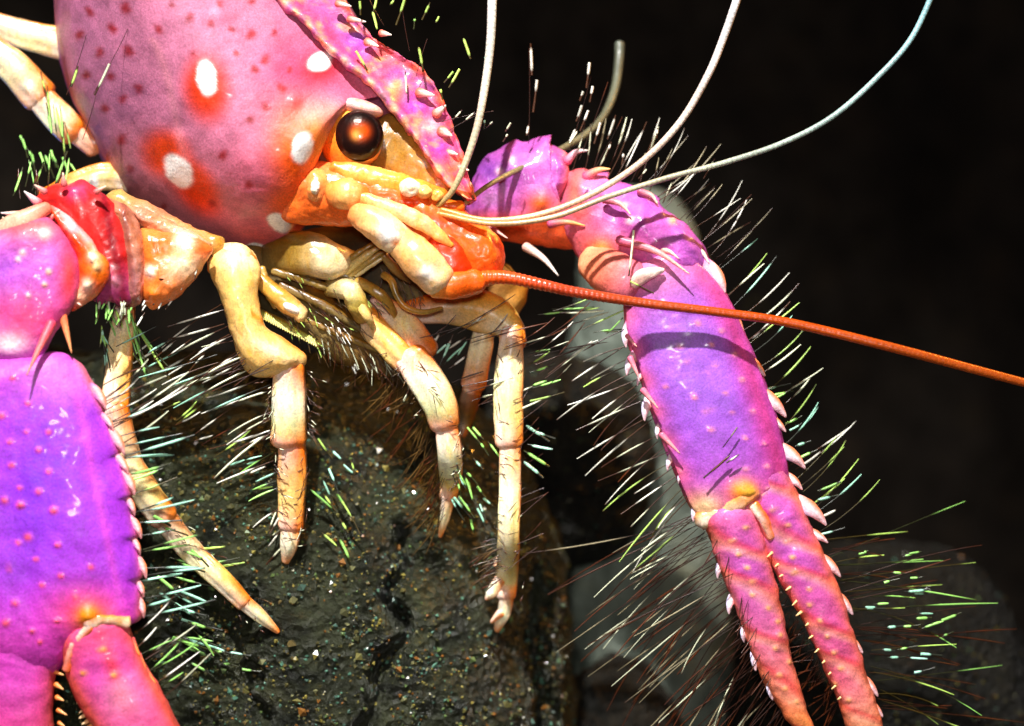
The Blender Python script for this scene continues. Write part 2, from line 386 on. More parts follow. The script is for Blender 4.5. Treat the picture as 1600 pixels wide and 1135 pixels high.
DOTS = [(139,19,8),(196,14,11),(176,44,9),(123,55,8),(155,82,9),(200,81,10),(248,45,8),(296,29,8),(331,38,7),(361,47,6),(391,55,9),(427,53,6),(415,92,9),(397,110,8),(368,84,6),
        (439,138,9),(414,166,8),(216,138,9),(173,120,8),(134,119,8),(193,156,8),(163,171,8),(191,219,9),(203,266,8),(349,241,9),(388,289,8),(392,188,7),(345,5,7),(394,3,7),(270,8,5),(452,108,6),(330,320,7),(255,322,6),(300,85,5)]
def car_paint(x, y, V, C):
    low = np.clip((y - 190) / 170, 0, 1) * np.clip((420 - x) / 200, 0.35, 1)
    C = mix(C, (192, 106, 94), low * 0.9)
    C = mix(C, (168, 96, 140), gau(x, y, 95, 60, 55, 200) * 0.5)
    C = mix(C, (222, 54, 104), gau(x, y, 474, 118, 72, 54, 20) * 0.85)
    C = mix(C, (214, 84, 104), gau(x, y, 420, 290, 80, 90) * 0.6)
    C = mix(C, (242, 84, 0), gau(x, y, 468, 248, 50, 98, -10, 1.8))
    C = mix(C, (244, 92, 12), gau(x, y, 448, 320, 38, 32, 0, 1.4) * 0.9)
    C = mix(C, (214, 52, 8), gau(x, y, 322, 138, 38, 56, -8, 2.4))
    C = mix(C, (226, 66, 0), gau(x, y, 258, 240, 42, 38, 40, 2.4))
    C = mix(C, (230, 62, 0), gau(x, y, 306, 292, 31, 54, -35, 2.4))
    C = mix(C, (220, 30, 30), gau(x, y, 500, 106, 34, 26, 0, 1.4) * 0.85)
    C = mix(C, (252, 150, 50), gau(x, y, 506, 232, 26, 56, -10) * .9); C = mix(C, (250, 150, 130), gau(x, y, 520, 178, 24, 20) * .7)
    C = mix(C, (236, 92, 60), gau(x, y, 400, 372, 60, 16, 8) * .5)
    jx = x + 1.6 * np.sin(y * 0.21) + 1.2 * np.sin(y * .43 + x * .3); jy = y + 1.6 * np.cos(x * 0.19)
    for (a, b, r) in DOTS: C = mix(C, (150, 20, 22), gau(jx, jy, a, b, r * 0.85, r * 0.98, 0, 1.7) * 0.9)
    line = np.abs((x - 262) - (y - 150) * 0.36 - 10 * np.sin(y / 60))
    C = mix(C, (236, 150, 160), np.exp(-(line / 7) ** 2) * (y > 60) * (y < 260) * 0.35)  # highlight along the neck groove, painted as a lighter line
    for (a, b, rx, ry, an) in [(323, 122, 16, 30, -8), (279, 268, 20, 31, -32), (500, 97, 21, 15, -28), (473, 231, 17, 27, 14), (437, 349, 22, 14, 28), (396, 388, 20, 7, 0)]:
        C = mix(C, (255, 252, 246), np.clip(1.5 * gau(jx * .5 + x * .5, jy * .5 + y * .5, a, b, rx * .92, ry * .92, an, 4.0), 0, 1))
    return C
car.paint(car_paint)
car.bumps([(323, 122, 22, 4, None), (279, 268, 26, 5, None), (473, 231, 22, 5, None), (437, 349, 20, 4, None), (500, 97, 20, 4, None), (260, 150, 12, -3, None), (275, 200, 12, -3, None), (345, 25, 14, 4, None), (460, 157, 9, 5, None), (385, 250, 18, 4, None)])
car.rough(2.2, 70, 4, 2.0)
obj("carapace", car, M_SHELL, LOB)

# --- rostrum with carinae and teeth
Lr = [(330, -150), (440, 0), (469, 24), (512, 72), (545, 100), (582, 132), (615, 170), (645, 208), (672, 250), (700, 288), (732, 312)]
Rr = [(430, -160), (535, -5), (556, 28), (590, 66), (622, 84), (662, 112), (688, 150), (706, 195), (718, 232), (732, 275), (744, 312)]
rows = []
for i, (a, b) in enumerate(zip(Lr, Rr)):
    k = 1 - 0.75 * (i / 10) ** 2; dn = -46 - 3 * i
    ax, ay = a; bx, by = b
    m = ((ax + bx) / 2, (ay + by) / 2)
    rows.append([Q(ax - 3 * k, ay + 6 * k, dn + 12), Q(ax + 1, ay, dn - 10), Q(ax + (bx - ax) * .22, ay + (by - ay) * .22, dn + 2), Q(*m, dn + 14), Q(ax + (bx - ax) * .82, ay + (by - ay) * .82, dn + 24), Q(bx, by, dn + 20),
                 Q(bx - 5 * k, by + 5 * k, dn + 45), Q(m[0] - 6, m[1] + 10, dn + 45 + 45 * k)])
G = catmull(np.array(rows), 150); G = np.array([catmull(r, 64, closed=True) for r in G])
ros = MB(); ros.grid(G, np.tile(lin((186, 84, 148)), (150, 64, 1)))
def ros_paint(x, y, V, C):
    t = np.zeros_like(x)
    C = mix(C, (226, 60, 110), np.clip((y - 90) / 200, 0, 1) * 0.6)
    d = np.full_like(x, 1e9)
    for (p, q) in zip(Lr[:-1], Lr[1:]):
        p = np.array(p, float); q = np.array(q, float); e = q - p; tt = np.clip(((x - p[0]) * e[0] + (y - p[1]) * e[1]) / (e @ e), 0, 1)
        d = np.minimum(d, np.hypot(x - p[0] - tt * e[0], y - p[1] - tt * e[1]))
    C = mix(C, (220, 40, 70), np.exp(-((d - 14) / 9) ** 2) * 0.55)
    C = mix(C, (250, 180, 130), np.exp(-(d / 6) ** 2) * (0.5 + 0.5 * np.sin(x * 0.23 + y * 0.1)))
    d = np.full_like(x, 1e9)
    for (p, q) in zip(Rr[:-1], Rr[1:]):
        p = np.array(p, float); q = np.array(q, float); e = q - p; tt = np.clip(((x - p[0]) * e[0] + (y - p[1]) * e[1]) / (e @ e), 0, 1)
        d = np.minimum(d, np.hypot(x - p[0] - tt * e[0], y - p[1] - tt * e[1]))
    C = mix(C, (240, 90, 50), np.exp(-(d / 13) ** 2) * (0.55 + 0.45 * np.sin(y * 0.13)))
    for (a, b, rx, c) in [(600, 85, 22, (235, 90, 60)), (612, 140, 16, (250, 190, 110)), (670, 200, 14, (250, 210, 190)), (625, 45, 16, (225, 80, 90)), (715, 270, 22, (245, 120, 60)), (560, 60, 20, (150, 70, 190)), (650, 165, 16, (190, 60, 190)), (680, 230, 18, (215, 50, 170))]:
        C = mix(C, c, gau(x, y, a, b, rx) * 0.8)
    nz = fbm(V, 22, 3, 3.1); C = mix(C, (240, 150, 90), np.clip(nz * 2.2 - .25, 0, 1) * .7); nz = fbm(V, 30, 3, 8.1); C = mix(C, (130, 50, 140), np.clip(nz * 2.2 - .3, 0, 1) * .6)
    return C
ros.paint(ros_paint).rough(4.0, 22, 4, 5)
ROS = obj("rostrum", ros, M_SHELL, LOB)
def spine(base, tip, r, parent, c0=(235, 120, 110), c1=(255, 250, 235), bend=(0, 0), mat=None, name="spine"):
    r *= random.uniform(0.62, 0.9); tip = (tip[0] + random.uniform(-3, 3), tip[1] + random.uniform(-4, 4), tip[2]); m = MB(); mx = [(base[i] + tip[i]) / 2 for i in range(3)]; mx[0] += bend[0]; mx[1] += bend[1]
    m.tube([(*base, r, r, c0), (*mx, r * 0.6, r * 0.6, tuple(np.array(c0) * .35 + np.array(c1) * .65)), (*tip, 0.9, 0.9, c1)], step=3, nv=10, cap=(1, 0))
    return obj(name, m, mat or M_SHELL, parent)
for (b, t, r) in [((528, 6), (556, 14), 9), ((546, 30), (580, 36), 8), ((574, 66), (604, 78), 9), ((596, 52), (622, 52), 8), ((655, 145), (690, 148), 10), ((682, 178), (706, 162), 13), ((690, 205), (718, 222), 11), ((700, 238), (724, 240), 9), ((640, 208), (668, 200), 7), ((716, 262), (738, 270), 8)]:
    spine((b[0], b[1], -48), ((b[0] + 2 * t[0]) / 3, (b[1] + 2 * t[1]) / 3, -58), r * .95, ROS, c0=(236, 110, 90))

# --- eye and stalk
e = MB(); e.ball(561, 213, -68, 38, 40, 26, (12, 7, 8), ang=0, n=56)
e.paint(lambda x, y, V, C: mix(mix(mix(C, (32, 16, 15), gau(x, y, 556, 212, 32, 33, 0, 2.5) * .8), (230, 84, 12), gau(x, y, 563, 206, 14, 13, 0, 1.4)), (255, 190, 90), gau(x, y, 556, 211, 6, 7) * .7))  # flash eyeshine and its glint painted into the eye colour
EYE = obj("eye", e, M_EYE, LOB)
e = MB()
e.tube([(536, 226, -36, 52, 40, (246, 110, 30)), (552, 219, -48, 51, 38, (252, 150, 50)), (566, 214, -58, 43, 34, (250, 176, 80))], step=2.5, nv=40)
e.ball(560, 168, -46, 40, 13, 26, (255, 186, 176), ang=14)  # pale pink ball, brow highlight put into colour and shape
obj("eyestalk", e, M_LEG, EYE)
# plate between eye and rostrum
e = MB(); e.tube([(595, 225, -14, 52, 34, (150, 108, 44)), (640, 250, -24, 46, 30, (176, 122, 40)), (690, 296, -34, 26, 22, (226, 130, 50))], step=4, nv=28)
e.rough(4, 26, 3, 1.2)
obj("face_plate", e, M_LEG, LOB)

# --- antennule bases (pale knobbly segments) and the four whips
def whip(name, pts, r0, r1, c0, c1, cm=None):
    m = MB(); n = len(pts); out = []
    for i, p in enumerate(pts):
        t = (i / (n - 1)) ** 0.55; c = np.array(c0) * (1 - t) + np.array(c1) * t
        out.append((*p, r0 + (r1 - r0) * i / (n - 1), None, tuple(c)))
    m.tube([(o[0], o[1], o[2], o[3], o[3], o[5]) for o in out], step=2.6, nv=12)
    V, F, C = m.arrays(); k = np.arange(len(V)) // 12
    C = C * (0.86 + 0.14 * np.sin(k * 2.1))[:, None] * (0.9 + 0.1 * np.sin(k * 0.13 + r1))[:, None]; m.C = [C]
    return m
e = MB()
e.ball(494, 290, -78, 20, 27, 20, (248, 150, 80)); e.ball(493, 292, -94, 7, 12, 6, (255, 240, 220))
e.tube([(522, 302, -84, 20, 18, (248, 140, 60)), (544, 304, -92, 25, 18, (252, 180, 100)), (566, 308, -88, 18, 16, (244, 120, 40))], step=3, nv=24)
e.tube([(524, 264, -70, 12, 12, (246, 140, 50)), (570, 276, -76, 19, 15, (248, 176, 80)), (630, 290, -78, 17, 14, (246, 166, 60)), (690, 308, -68, 13, 12, (240, 130, 40))], step=3, nv=22)
e.ball(640, 293, -94, 17, 15, 14, (255, 244, 215)); e.ball(664, 300, -92, 12, 11, 10, (250, 205, 120)); e.ball(682, 306, -88, 10, 9, 8, (250, 190, 100))  # white highlights painted into the knob colours
e.tube([(560, 306, -86, 8, 8, (240, 60, 10)), (640, 318, -80, 10, 9, (244, 80, 10)), (720, 322, -66, 10, 9, (240, 120, 30))], step=3, nv=18)
e.rough(2.5, 16, 3, 3.2)
ANB = obj("antennule_base", e, M_LEG, LOB)
obj("antennule", whip("a", [(684, 322, -84), (706, 300, -92), (726, 258, -96), (745, 200, -92), (757, 140, -80), (766, 70, -66), (769, 0, -52), (770, -80, -40)], 4.2, 8, (190, 150, 70), (226, 238, 236)), M_FEELER, LOB)
obj("antennule", whip("b", [(722, 322, -60), (760, 292, -30), (800, 270, 20), (850, 247, 60), (905, 217, 110), (940, 186, 150), (960, 142, 190), (967, 95, 220), (968, 70, 230)], 3.5, 7.5, (170, 140, 80), (104, 112, 96)), M_FEELER, LOB)
obj("antennule", whip("c", [(690, 328, -84), (760, 344, -100), (840, 336, -104), (920, 306, -100), (1000, 255, -90), (1062, 192, -80), (1106, 118, -70), (1132, 55, -60), (1158, -20, -50)], 4.0, 6.5, (250, 150, 60), (250, 250, 250)), M_FEELER, LOB)
obj("antennule", whip("d", [(684, 334, -86), (770, 350, -106), (862, 340, -112), (950, 308, -108), (1040, 279, -100), (1130, 255, -92), (1222, 224, -84), (1300, 183, -76), (1370, 122, -68), (1424, 60, -60), (1462, -20, -52)], 4.2, 4.6, (250, 150, 60), (170, 226, 232)), M_FEELER, LOB)

# --- antenna: peduncle, scale, segments, ringed flagellum
m = MB()
pts = [(735, 436, -80), (790, 434, -92), (850, 446, -98), (900, 457, -92), (1000, 473, -84), (1130, 489, -78), (1240, 506, -76), (1400, 545, -80), (1520, 577, -70), (1660, 614, -60)]
m.tube([(*p, r, r, c) for p, r, c in zip(pts, [13.5, 10.5, 9, 8.4, 7.6, 7.2, 7.4, 7.6, 7.2, 6.8], [(238, 96, 20), (226, 80, 20), (196, 68, 28), (184, 62, 28), (182, 68, 22), (186, 70, 8), (186, 72, 6), (172, 70, 12), (176, 76, 16), (176, 76, 16)])], step=1.6, nv=16)
V, F, C = m.arrays(); x, y = back(V)
ax = np.interp(x, [p[0] for p in pts], [p[1] for p in pts]); 
ringp = 0.5 + 0.5 * np.cos(2 * math.pi * x / 8.2)
dz = (567.5 - ax); cen = np.stack([V[:, 0], np.interp(x, [p[0] for p in pts], [p[2] for p in pts]), dz], 1)
fade = np.clip(1.15 - (x - 760) / 420, 0.3, 1) * (0.8 + 0.2 * np.sin(x * 0.07))
V = V + (V - cen) * np.array([0, 1, 1]) * ((0.11 * ringp - 0.05) * fade)[:, None]; C = C * (1 + (0.26 * ringp - 0.2) * fade)[:, None]
m.V = [V]; m.C = [C]
ANT = obj("antenna", m, M_FEELER, LOB)
m = MB()
m.plate([(446, 262), (470, 244), (510, 252), (548, 262), (604, 270), (660, 292), (704, 314), (744, 338), (782, 372), (792, 406), (784, 440), (744, 452), (700, 440), (664, 400), (620, 366), (580, 350), (545, 356), (500, 352), (462, 352), (434, 340), (436, 300)], [(490, 292, -50), (600, 312, -56), (690, 360, -56), (752, 405, -58)], 36, 40, n=220, m=34, p=2.0, col=(240, 108, 36))
m.paint(lambda x, y, V, C: mix(mix(mix(mix(C, (250, 150, 90), gau(x, y, 530, 280, 60, 24) * .8), (236, 66, 6), np.exp(-((y - 300 - (x - 540) * .33) / 13) ** 2) * (x > 520) * .9), (238, 90, 10), gau(x, y, 745, 400, 50, 60) * .8), (244, 150, 50), gau(x, y, 770, 350, 20, 16) * .7))
m.bumps([(760, 380, 26, 8, None), (480, 290, 16, 6, None), (640, 325, 18, -5, None)]).rough(3, 26, 4, 7)
obj("antenna_base", m, M_LEG, ANT)
m = MB()
m.tube([(556, 306, -96, 9, 8, (252, 170, 90)), (610, 326, -104, 13, 9, (254, 196, 130)), (665, 352, -104, 13, 8, (254, 200, 130)), (706, 384, -98, 5, 5, (252, 150, 60))], step=3, nv=18)
m.ball(702, 404, -86, 30, 44, 16, (216, 52, 4), ang=-38, n=36)
m.rough(2, 20, 3, 7)
obj("antennal_scale", m, M_LEG, ANT)
m = MB()
m.tube([(560, 334, -92, 20, 20, (250, 150, 80)), (592, 352, -104, 27, 24, (253, 196, 130)), (618, 374, -104, 26, 24, (254, 214, 160))], step=3, nv=28)
m.tube([(622, 374, -102, 24, 22, (250, 180, 110)), (655, 406, -106, 31, 26, (252, 190, 120)), (684, 436, -100, 29, 24, (252, 205, 150))], step=3, nv=28)
m.tube([(684, 442, -94, 24, 20, (248, 150, 60)), (712, 446, -92, 22, 20, (240, 100, 20)), (745, 440, -88, 20, 18, (236, 96, 20))], step=3, nv=24)
m.bumps([(607, 364, 15, 4, (255, 252, 245)), (668, 428, 12, 3, (255, 245, 230)), (618, 380, 6, -4, (220, 120, 50))]).rough(1.8, 22, 3, 9)  # whitish bumps are painted highlights
obj("antenna_segment", m, M_LEG, ANT)

# --- mouthparts
def part(name, cps, parent=LOB, mat=None, step=4, nv=24, rough=2.5, sc=26, power=2.4, seed=None, balls=(), ridge=None, bumps=None, paint=None, eg=None):
    m = MB()
    if cps and not isinstance(cps[0], list): cps = [cps]
    if eg is None: eg = ((236, 120, 6), 0.9, (255, 250, 240), 0.7) if mat is None else None  # default warm and pale edge light, painted into the colour
    if name in ('feeding_limb', 'mouthpart', 'shaded_mouth_floor'): eg = ((130, 80, 10), 0.6, (214, 190, 120), 0.3)
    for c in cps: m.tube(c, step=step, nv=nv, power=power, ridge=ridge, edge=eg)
    for b in balls: m.ball(*b)
    if paint: m.paint(paint)
    if bumps: m.bumps(bumps)
    if rough: m.rough(rough, sc, 3, random.uniform(0, 30) if seed is None else seed)
    return obj(name, m, mat or M_LEG, parent)
def shellplate(name, parent, outline, spine, bf, col, paint=None, bumps=None, rough=2.2, sc=22, mat=None, p=1.9):
    m = MB(); m.plate(outline, spine, bf, col=col, p=p)
    if paint: m.paint(paint)
    if bumps: m.bumps(bumps)
    m.rough(rough, sc, 4, random.uniform(0, 30)); return obj(name, m, mat or M_LEG, parent)
DOL = (84, 60, 14)
MOUTH = part("mouthpart", [[(430, 400, 30, 30, 25, DOL), (480, 398, -10, 36, 30, (150, 116, 46)), (520, 408, -18, 30, 26, (244, 220, 170)), (548, 404, 0, 14, 14, OLIVE)]], balls=[(500, 396, -26, 30, 17, 20, (255, 244, 220), 15)])
part("feeding_limb", [[(395, 400, 40, 24, 22, DOL), (470, 470, 30, 34, 26, (84, 60, 14)), (560, 540, 40, 38, 28, (110, 74, 20)), (640, 570, 60, 24, 20, (80, 50, 12))]], MOUTH, M_MOUTH_MATTE, rough=5, sc=30)
for (q0, q1, q2, r, c) in [((540, 424, -14), (566, 404, -26), (596, 384, -26), 6, (214, 190, 120)), ((546, 430, -12), (574, 410, -24), (602, 392, -24), 5, (170, 140, 70)), ((552, 434, -10), (580, 414, -20), (604, 400, -20), 4, (236, 214, 160)), ((534, 416, -12), (556, 398, -22), (586, 380, -20), 5, (150, 116, 40)),
        ((428, 424, -10), (500, 446, -20), (560, 470, -6), 6, (120, 92, 30)), ((440, 446, -4), (520, 486, -12), (600, 540, 10), 7, (96, 70, 22)), ((560, 440, -14), (596, 462, -20), (622, 500, 0), 8, (176, 134, 50)), ((470, 420, 0), (530, 430, -10), (580, 444, -10), 6, (110, 90, 30)), ((480, 500, 10), (540, 526, 6), (610, 556, 20), 6, (140, 100, 30)), ((600, 400, -20), (620, 424, -10), (640, 440, 10), 7, (130, 90, 30)), ((410, 420, -10), (416, 450, -16), (430, 480, -10), 6, (190, 150, 70)), ((560, 470, -30), (572, 492, -34), (584, 512, -20), 7, (236, 200, 120))]:
    part("feeding_limb", [[(*q0, r, r, c), (*q1, r * 1.1, r, c), (*q2, r * .6, r * .6, tuple(np.array(c) * .8))]], MOUTH, step=3, nv=14, rough=1.2, sc=10)
fringe_late = [([(440, 430, -24), (600, 470, -26), (450, 480, -20), (600, 520, -10)], 90, 48, 30, (10, 34), ['fuzz', 'fuzz', 'lime', 'brown'], 0.8, 10, 0, 0.35), ([(590, 420, -30), (660, 470, -30)], 30, 70, 30, (10, 30), ['fuzz', 'brown'], 0.8, 10, 0, 0.4), ([(500, 520, 0), (580, 556, 6), (640, 570, 20)], 70, 66, 26, (16, 48), ['fuzz', 'brown', 'fuzz', 'pale'], 0.8, 10, 0.1, 0.3), ([(430, 480, -16), (500, 540, 0)], 26, 50, 24, (12, 30), ['lime', 'fuzz', 'fuzz'], 0.8, 8, 0, 0.3), ([(510, 505, -30), (545, 525, -30)], 14, 60, 12, (14, 24), ['white'], 0.9, 4, 0, 0.2)]
part("feeding_limb", [[(520, 450, -10, 16, 16, (120, 96, 30)), (546, 454, -26, 17, 16, (236, 224, 170)), (556, 470, -28, 17, 15, (190, 166, 80)), (568, 494, -16, 14, 13, (190, 140, 60))]], MOUTH, rough=3, sc=14)
part("feeding_limb", [[(402, 434, -10, 12, 12, (200, 150, 60)), (440, 468, -20, 15, 13, (220, 160, 60)), (472, 492, -20, 13, 12, (250, 210, 140))]], MOUTH, balls=[(455, 482, -30, 15, 8, 10, (255, 244, 226), 30)])
m = MB()
for k in range(24):
    x = 405 + k * 3.7; y = 486 + k * 1.9
    m.tube([(x, y, -4, 2.6, 2.6, (170, 170, 70)), (x + 4, y + 12, -10, 1.2, 1.2, (236, 226, 140))], step=3, nv=6)
m.tube([(396, 484, 2, 6, 6, OLIVE), (445, 508, 2, 7, 7, (170, 130, 40)), (498, 540, 10, 5, 5, OLIVE)], step=4, nv=12)
obj("comb", m, M_LEG, MOUTH)
m = MB(); m.tube([(600, 430, -40, 6, 6, OLIVE), (612, 440, -46, 6, 6, (200, 150, 60)), (620, 462, -48, 5, 5, (140, 110, 30)), (634, 480, -48, 5, 5, (220, 150, 50)), (660, 488, -44, 4.5, 4.5, (180, 140, 60)), (690, 482, -36, 3, 3, OLIVE)], step=3, nv=12)
obj("palp", m, M_LEG, MOUTH)
part("shaded_mouth_floor", [[(360, 392, 90, 40, 40, (40, 28, 8)), (470, 440, 110, 80, 50, (30, 22, 7)), (590, 430, 100, 80, 50, (34, 24, 8)), (740, 440, 90, 50, 40, (90, 50, 14)), (800, 470, 90, 36, 30, (170, 110, 30))]], MOUTH, M_MOUTH_MATTE, rough=6, sc=40)  # colour kept very dark so gaps between mouthparts read as shade

# --- bristles
STY = {'pale': ((58, 26, 8), (226, 232, 196)), 'white': ((70, 40, 20), (240, 240, 222)), 'green': ((40, 44, 14), (168, 240, 120)), 'cyan': ((36, 40, 30), (176, 244, 212)),
       'dark': ((46, 18, 6), (150, 140, 108)), 'brown': ((48, 18, 5), (84, 38, 12)), 'lime': ((60, 50, 10), (190, 232, 110)), 'fuzz': ((58, 40, 16), (96, 70, 32))}  # second colour of each pair paints the glint on the bristle
def bristle(m, x, y, d, ang, L, style, r=1.6, curve=0.0, dd=0.0, bright=0.5, thickbright=1.2):
    r *= 0.8
    a = math.radians(ang); n = 9; R = []
    c0, c1 = STY[style]; c0 = lin(c0); c1 = np.clip(lin(c1) * random.uniform(.6, 1.25), 0, 1)
    px, py = x, y; pd = d; cut = bright + random.uniform(-.22, .22); end = cut + random.uniform(.3, .9)
    P = []
    for i in range(n):
        t = i / (n - 1); P.append((px, py, pd)); aa = a + math.radians(curve) * t
        px += math.cos(aa) * L / (n - 1); py += math.sin(aa) * L / (n - 1); pd += dd * L / (n - 1)
    V = []; C = []
    for i, p in enumerate(P):
        t = i / (n - 1); q0 = Q(*P[max(0, i - 1)]); q1 = Q(*P[min(n - 1, i + 1)]); T = q1 - q0; T /= np.linalg.norm(T) + 1e-9
        n1 = np.cross(T, [0, 1.0, 0]); n1 /= np.linalg.norm(n1) + 1e-9; n2 = np.cross(n1, T)
        lit = cut < t < end  # bright stretch, a specular glint painted as a colour band
        rr = r * ((0.62 + 0.3 * t) if not lit else thickbright * (1 - 0.55 * max(0, (t - 0.75) / 0.25)))
        for k in range(5):
            h = 2 * math.pi * k / 5; V.append(Q(*p) + n1 * math.cos(h) * rr + n2 * math.sin(h) * rr); C.append(c1 if lit else c0)
    F = [(i * 5 + k, i * 5 + (k + 1) % 5, (i + 1) * 5 + (k + 1) % 5, (i + 1) * 5 + k) for i in range(n - 1) for k in range(5)]
    m.add(np.array(V), F, np.array(C))
def fringe(parent, specs, name="bristles"):
    """spec: (polyline [(x, y, d)], n, angle, spread, (Lmin, Lmax), styles, radius, curve, dd, bright)"""
    m = MB()
    for (pl, n, ang, spr, LL, styles, r, cv, dd, br) in specs:
        pl = np.array(pl, float)
        for k in range(n):
            t = (k + random.uniform(0.1, 0.9)) / n * (len(pl) - 1); i = min(int(t), len(pl) - 2); p = pl[i] + (pl[i + 1] - pl[i]) * (t - i)
            a = ang if not isinstance(ang, tuple) else ang[0] + (ang[1] - ang[0]) * (t / (len(pl) - 1))
            bristle(m, p[0] + random.gauss(0, 4.5), p[1] + random.gauss(0, 7), p[2] + random.uniform(-8, 8), a + random.uniform(-spr, spr), LL[0] + (LL[1] - LL[0]) * random.random() ** 1.3, random.choice(styles), r * random.uniform(.8, 1.2), cv * random.uniform(.4, 1.6) + random.gauss(0, 7), dd + random.uniform(-.12, .12), br)
    o = obj(name, m, M_BRISTLE, parent); o["kind"] = "stuff"; return o
def dashes(m, lst, d0=-20):
    for (x0, y0, x1, y1, st, r) in lst:
        L = math.hypot(x1 - x0, y1 - y0); bristle(m, x0, y0, d0, math.degrees(math.atan2(y1 - y0, x1 - x0)), L, st, r, random.uniform(-6, 6), 0, 0.02)

fringe(MOUTH, fringe_late)
# --- far claw (right of the picture)
def palm_paint(x, y, V, C):
    return C
CL = MB()
CL.tube([(1022, 424, 0, 56, 36, (206, 96, 150)), (1052, 482, 0, 80, 42, (172, 92, 200)), (1085, 562, 0, 87, 44, (166, 92, 214)), (1118, 652, 0, 88, 44, (160, 84, 208)), (1148, 742, 0, 84, 42, (178, 78, 184)), (1166, 790, 4, 72, 38, (220, 90, 150))], step=3.2, nv=90, power=2.7,
        ridge=[(203, 0.05, 7), (337, 0.05, 7), (180, 0.04, 10), (0, 0.04, 10)])
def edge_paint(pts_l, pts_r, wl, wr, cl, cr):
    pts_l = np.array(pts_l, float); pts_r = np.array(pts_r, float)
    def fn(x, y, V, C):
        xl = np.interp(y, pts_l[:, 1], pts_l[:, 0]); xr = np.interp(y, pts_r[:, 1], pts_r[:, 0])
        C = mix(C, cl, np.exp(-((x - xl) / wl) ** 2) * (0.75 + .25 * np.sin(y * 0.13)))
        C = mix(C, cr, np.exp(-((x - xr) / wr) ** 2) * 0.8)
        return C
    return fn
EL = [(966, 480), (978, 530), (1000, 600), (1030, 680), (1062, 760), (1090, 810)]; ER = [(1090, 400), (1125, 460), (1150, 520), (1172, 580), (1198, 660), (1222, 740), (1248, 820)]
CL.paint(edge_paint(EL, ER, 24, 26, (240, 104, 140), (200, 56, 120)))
CL.paint(lambda x, y, V, C: mix(mix(mix(C, (240, 96, 60), gau(x, y, 1160, 768, 26, 20)), (236, 84, 120), gau(x, y, 1100, 800, 50, 28, 18) * .8), (228, 140, 190), gau(x, y, 1020, 425, 60, 30) * .5))
tub = []
for (cx, cy) in [(513,200),(703,290),(745,433),(775,530),(592,450),(680,610),(448,398),(855,808),(955,795),(1020,835),(960,905),(1040,965),(940,680),(885,520),(845,655),(520,820),(610,80),(680,188),(795,235),(830,362),(728,118),(560,270),(655,520),(760,720),(640,330)]:
    tub.append((900 + cx / 3.2, 480 + cy / 3.2, random.uniform(2.4, 4.2), random.uniform(1.6, 3.4), (244, 140, 160)))
CL.bumps(tub + [(1160, 765, 16, 10, (255, 150, 40)), (1172, 770, 10, 6, (255, 190, 60)), (1100, 800, 26, 5, (250, 200, 150))])
CL.rough(2.2, 60, 4, 3)
CLAW = tag(obj("claw", CL, M_SHELL, LOB), "slender purple claw reaching down beside the feelers")
def finger_paint(pts, period, phase):
    def fn(x, y, V, C):
        s = (y - 0.45 * x + phase + 9 * np.sin(y * 0.05)) / period; b = np.clip(1.6 * (0.5 + 0.5 * np.sin(2 * math.pi * s)) ** 5, 0, 1)
        C = mix(C, (206, 30, 50), b * 0.7); C = mix(C, (250, 190, 150), np.clip(1.5 * (0.5 + 0.5 * np.sin(2 * math.pi * s - 0.9)) ** 6, 0, 1) * .32)
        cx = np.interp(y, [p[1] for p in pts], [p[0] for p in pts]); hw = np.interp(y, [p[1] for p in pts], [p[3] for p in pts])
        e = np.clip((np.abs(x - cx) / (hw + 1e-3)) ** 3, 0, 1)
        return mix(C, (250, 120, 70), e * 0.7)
    return fn
f1 = [(1142, 806, -12, 45, 32, (214, 90, 160)), (1160, 870, -12, 40, 32, (190, 78, 170)), (1186, 950, -12, 35, 30, (206, 90, 160)), (1212, 1040, -12, 28, 26, (236, 120, 130)), (1246, 1118, -12, 18, 20, (248, 140, 80)), (1276, 1170, -12, 9, 9, (250, 170, 90))]
f2 = [(1192, 750, -2, 40, 34, (206, 90, 180)), (1234, 850, -4, 43, 34, (190, 78, 176)), (1286, 956, -8, 36, 32, (206, 80, 150)), (1322, 1050, -10, 30, 28, (226, 96, 130)), (1350, 1130, -10, 27, 24, (250, 160, 120)), (1364, 1180, -10, 18, 16, (250, 170, 120))]
for f, per, ph in ((f1, 64, 10), (f2, 58, 30)):
    m = MB(); m.tube(f, step=2.6, nv=44, power=2.3); m.paint(finger_paint(f, per, ph)); m.rough(2.6, 26, 3, per)
    tb = [(f[0][0] + (f[-1][0] - f[0][0]) * t + random.uniform(-18, 18), f[0][1] + (f[-1][1] - f[0][1]) * t, 3.6, 3.4, (255, 170, 110)) for t in np.linspace(0.05, 0.8, 14)]
    m.bumps(tb)
    fo = obj("pincer_finger", m, M_SHELL, CLAW)
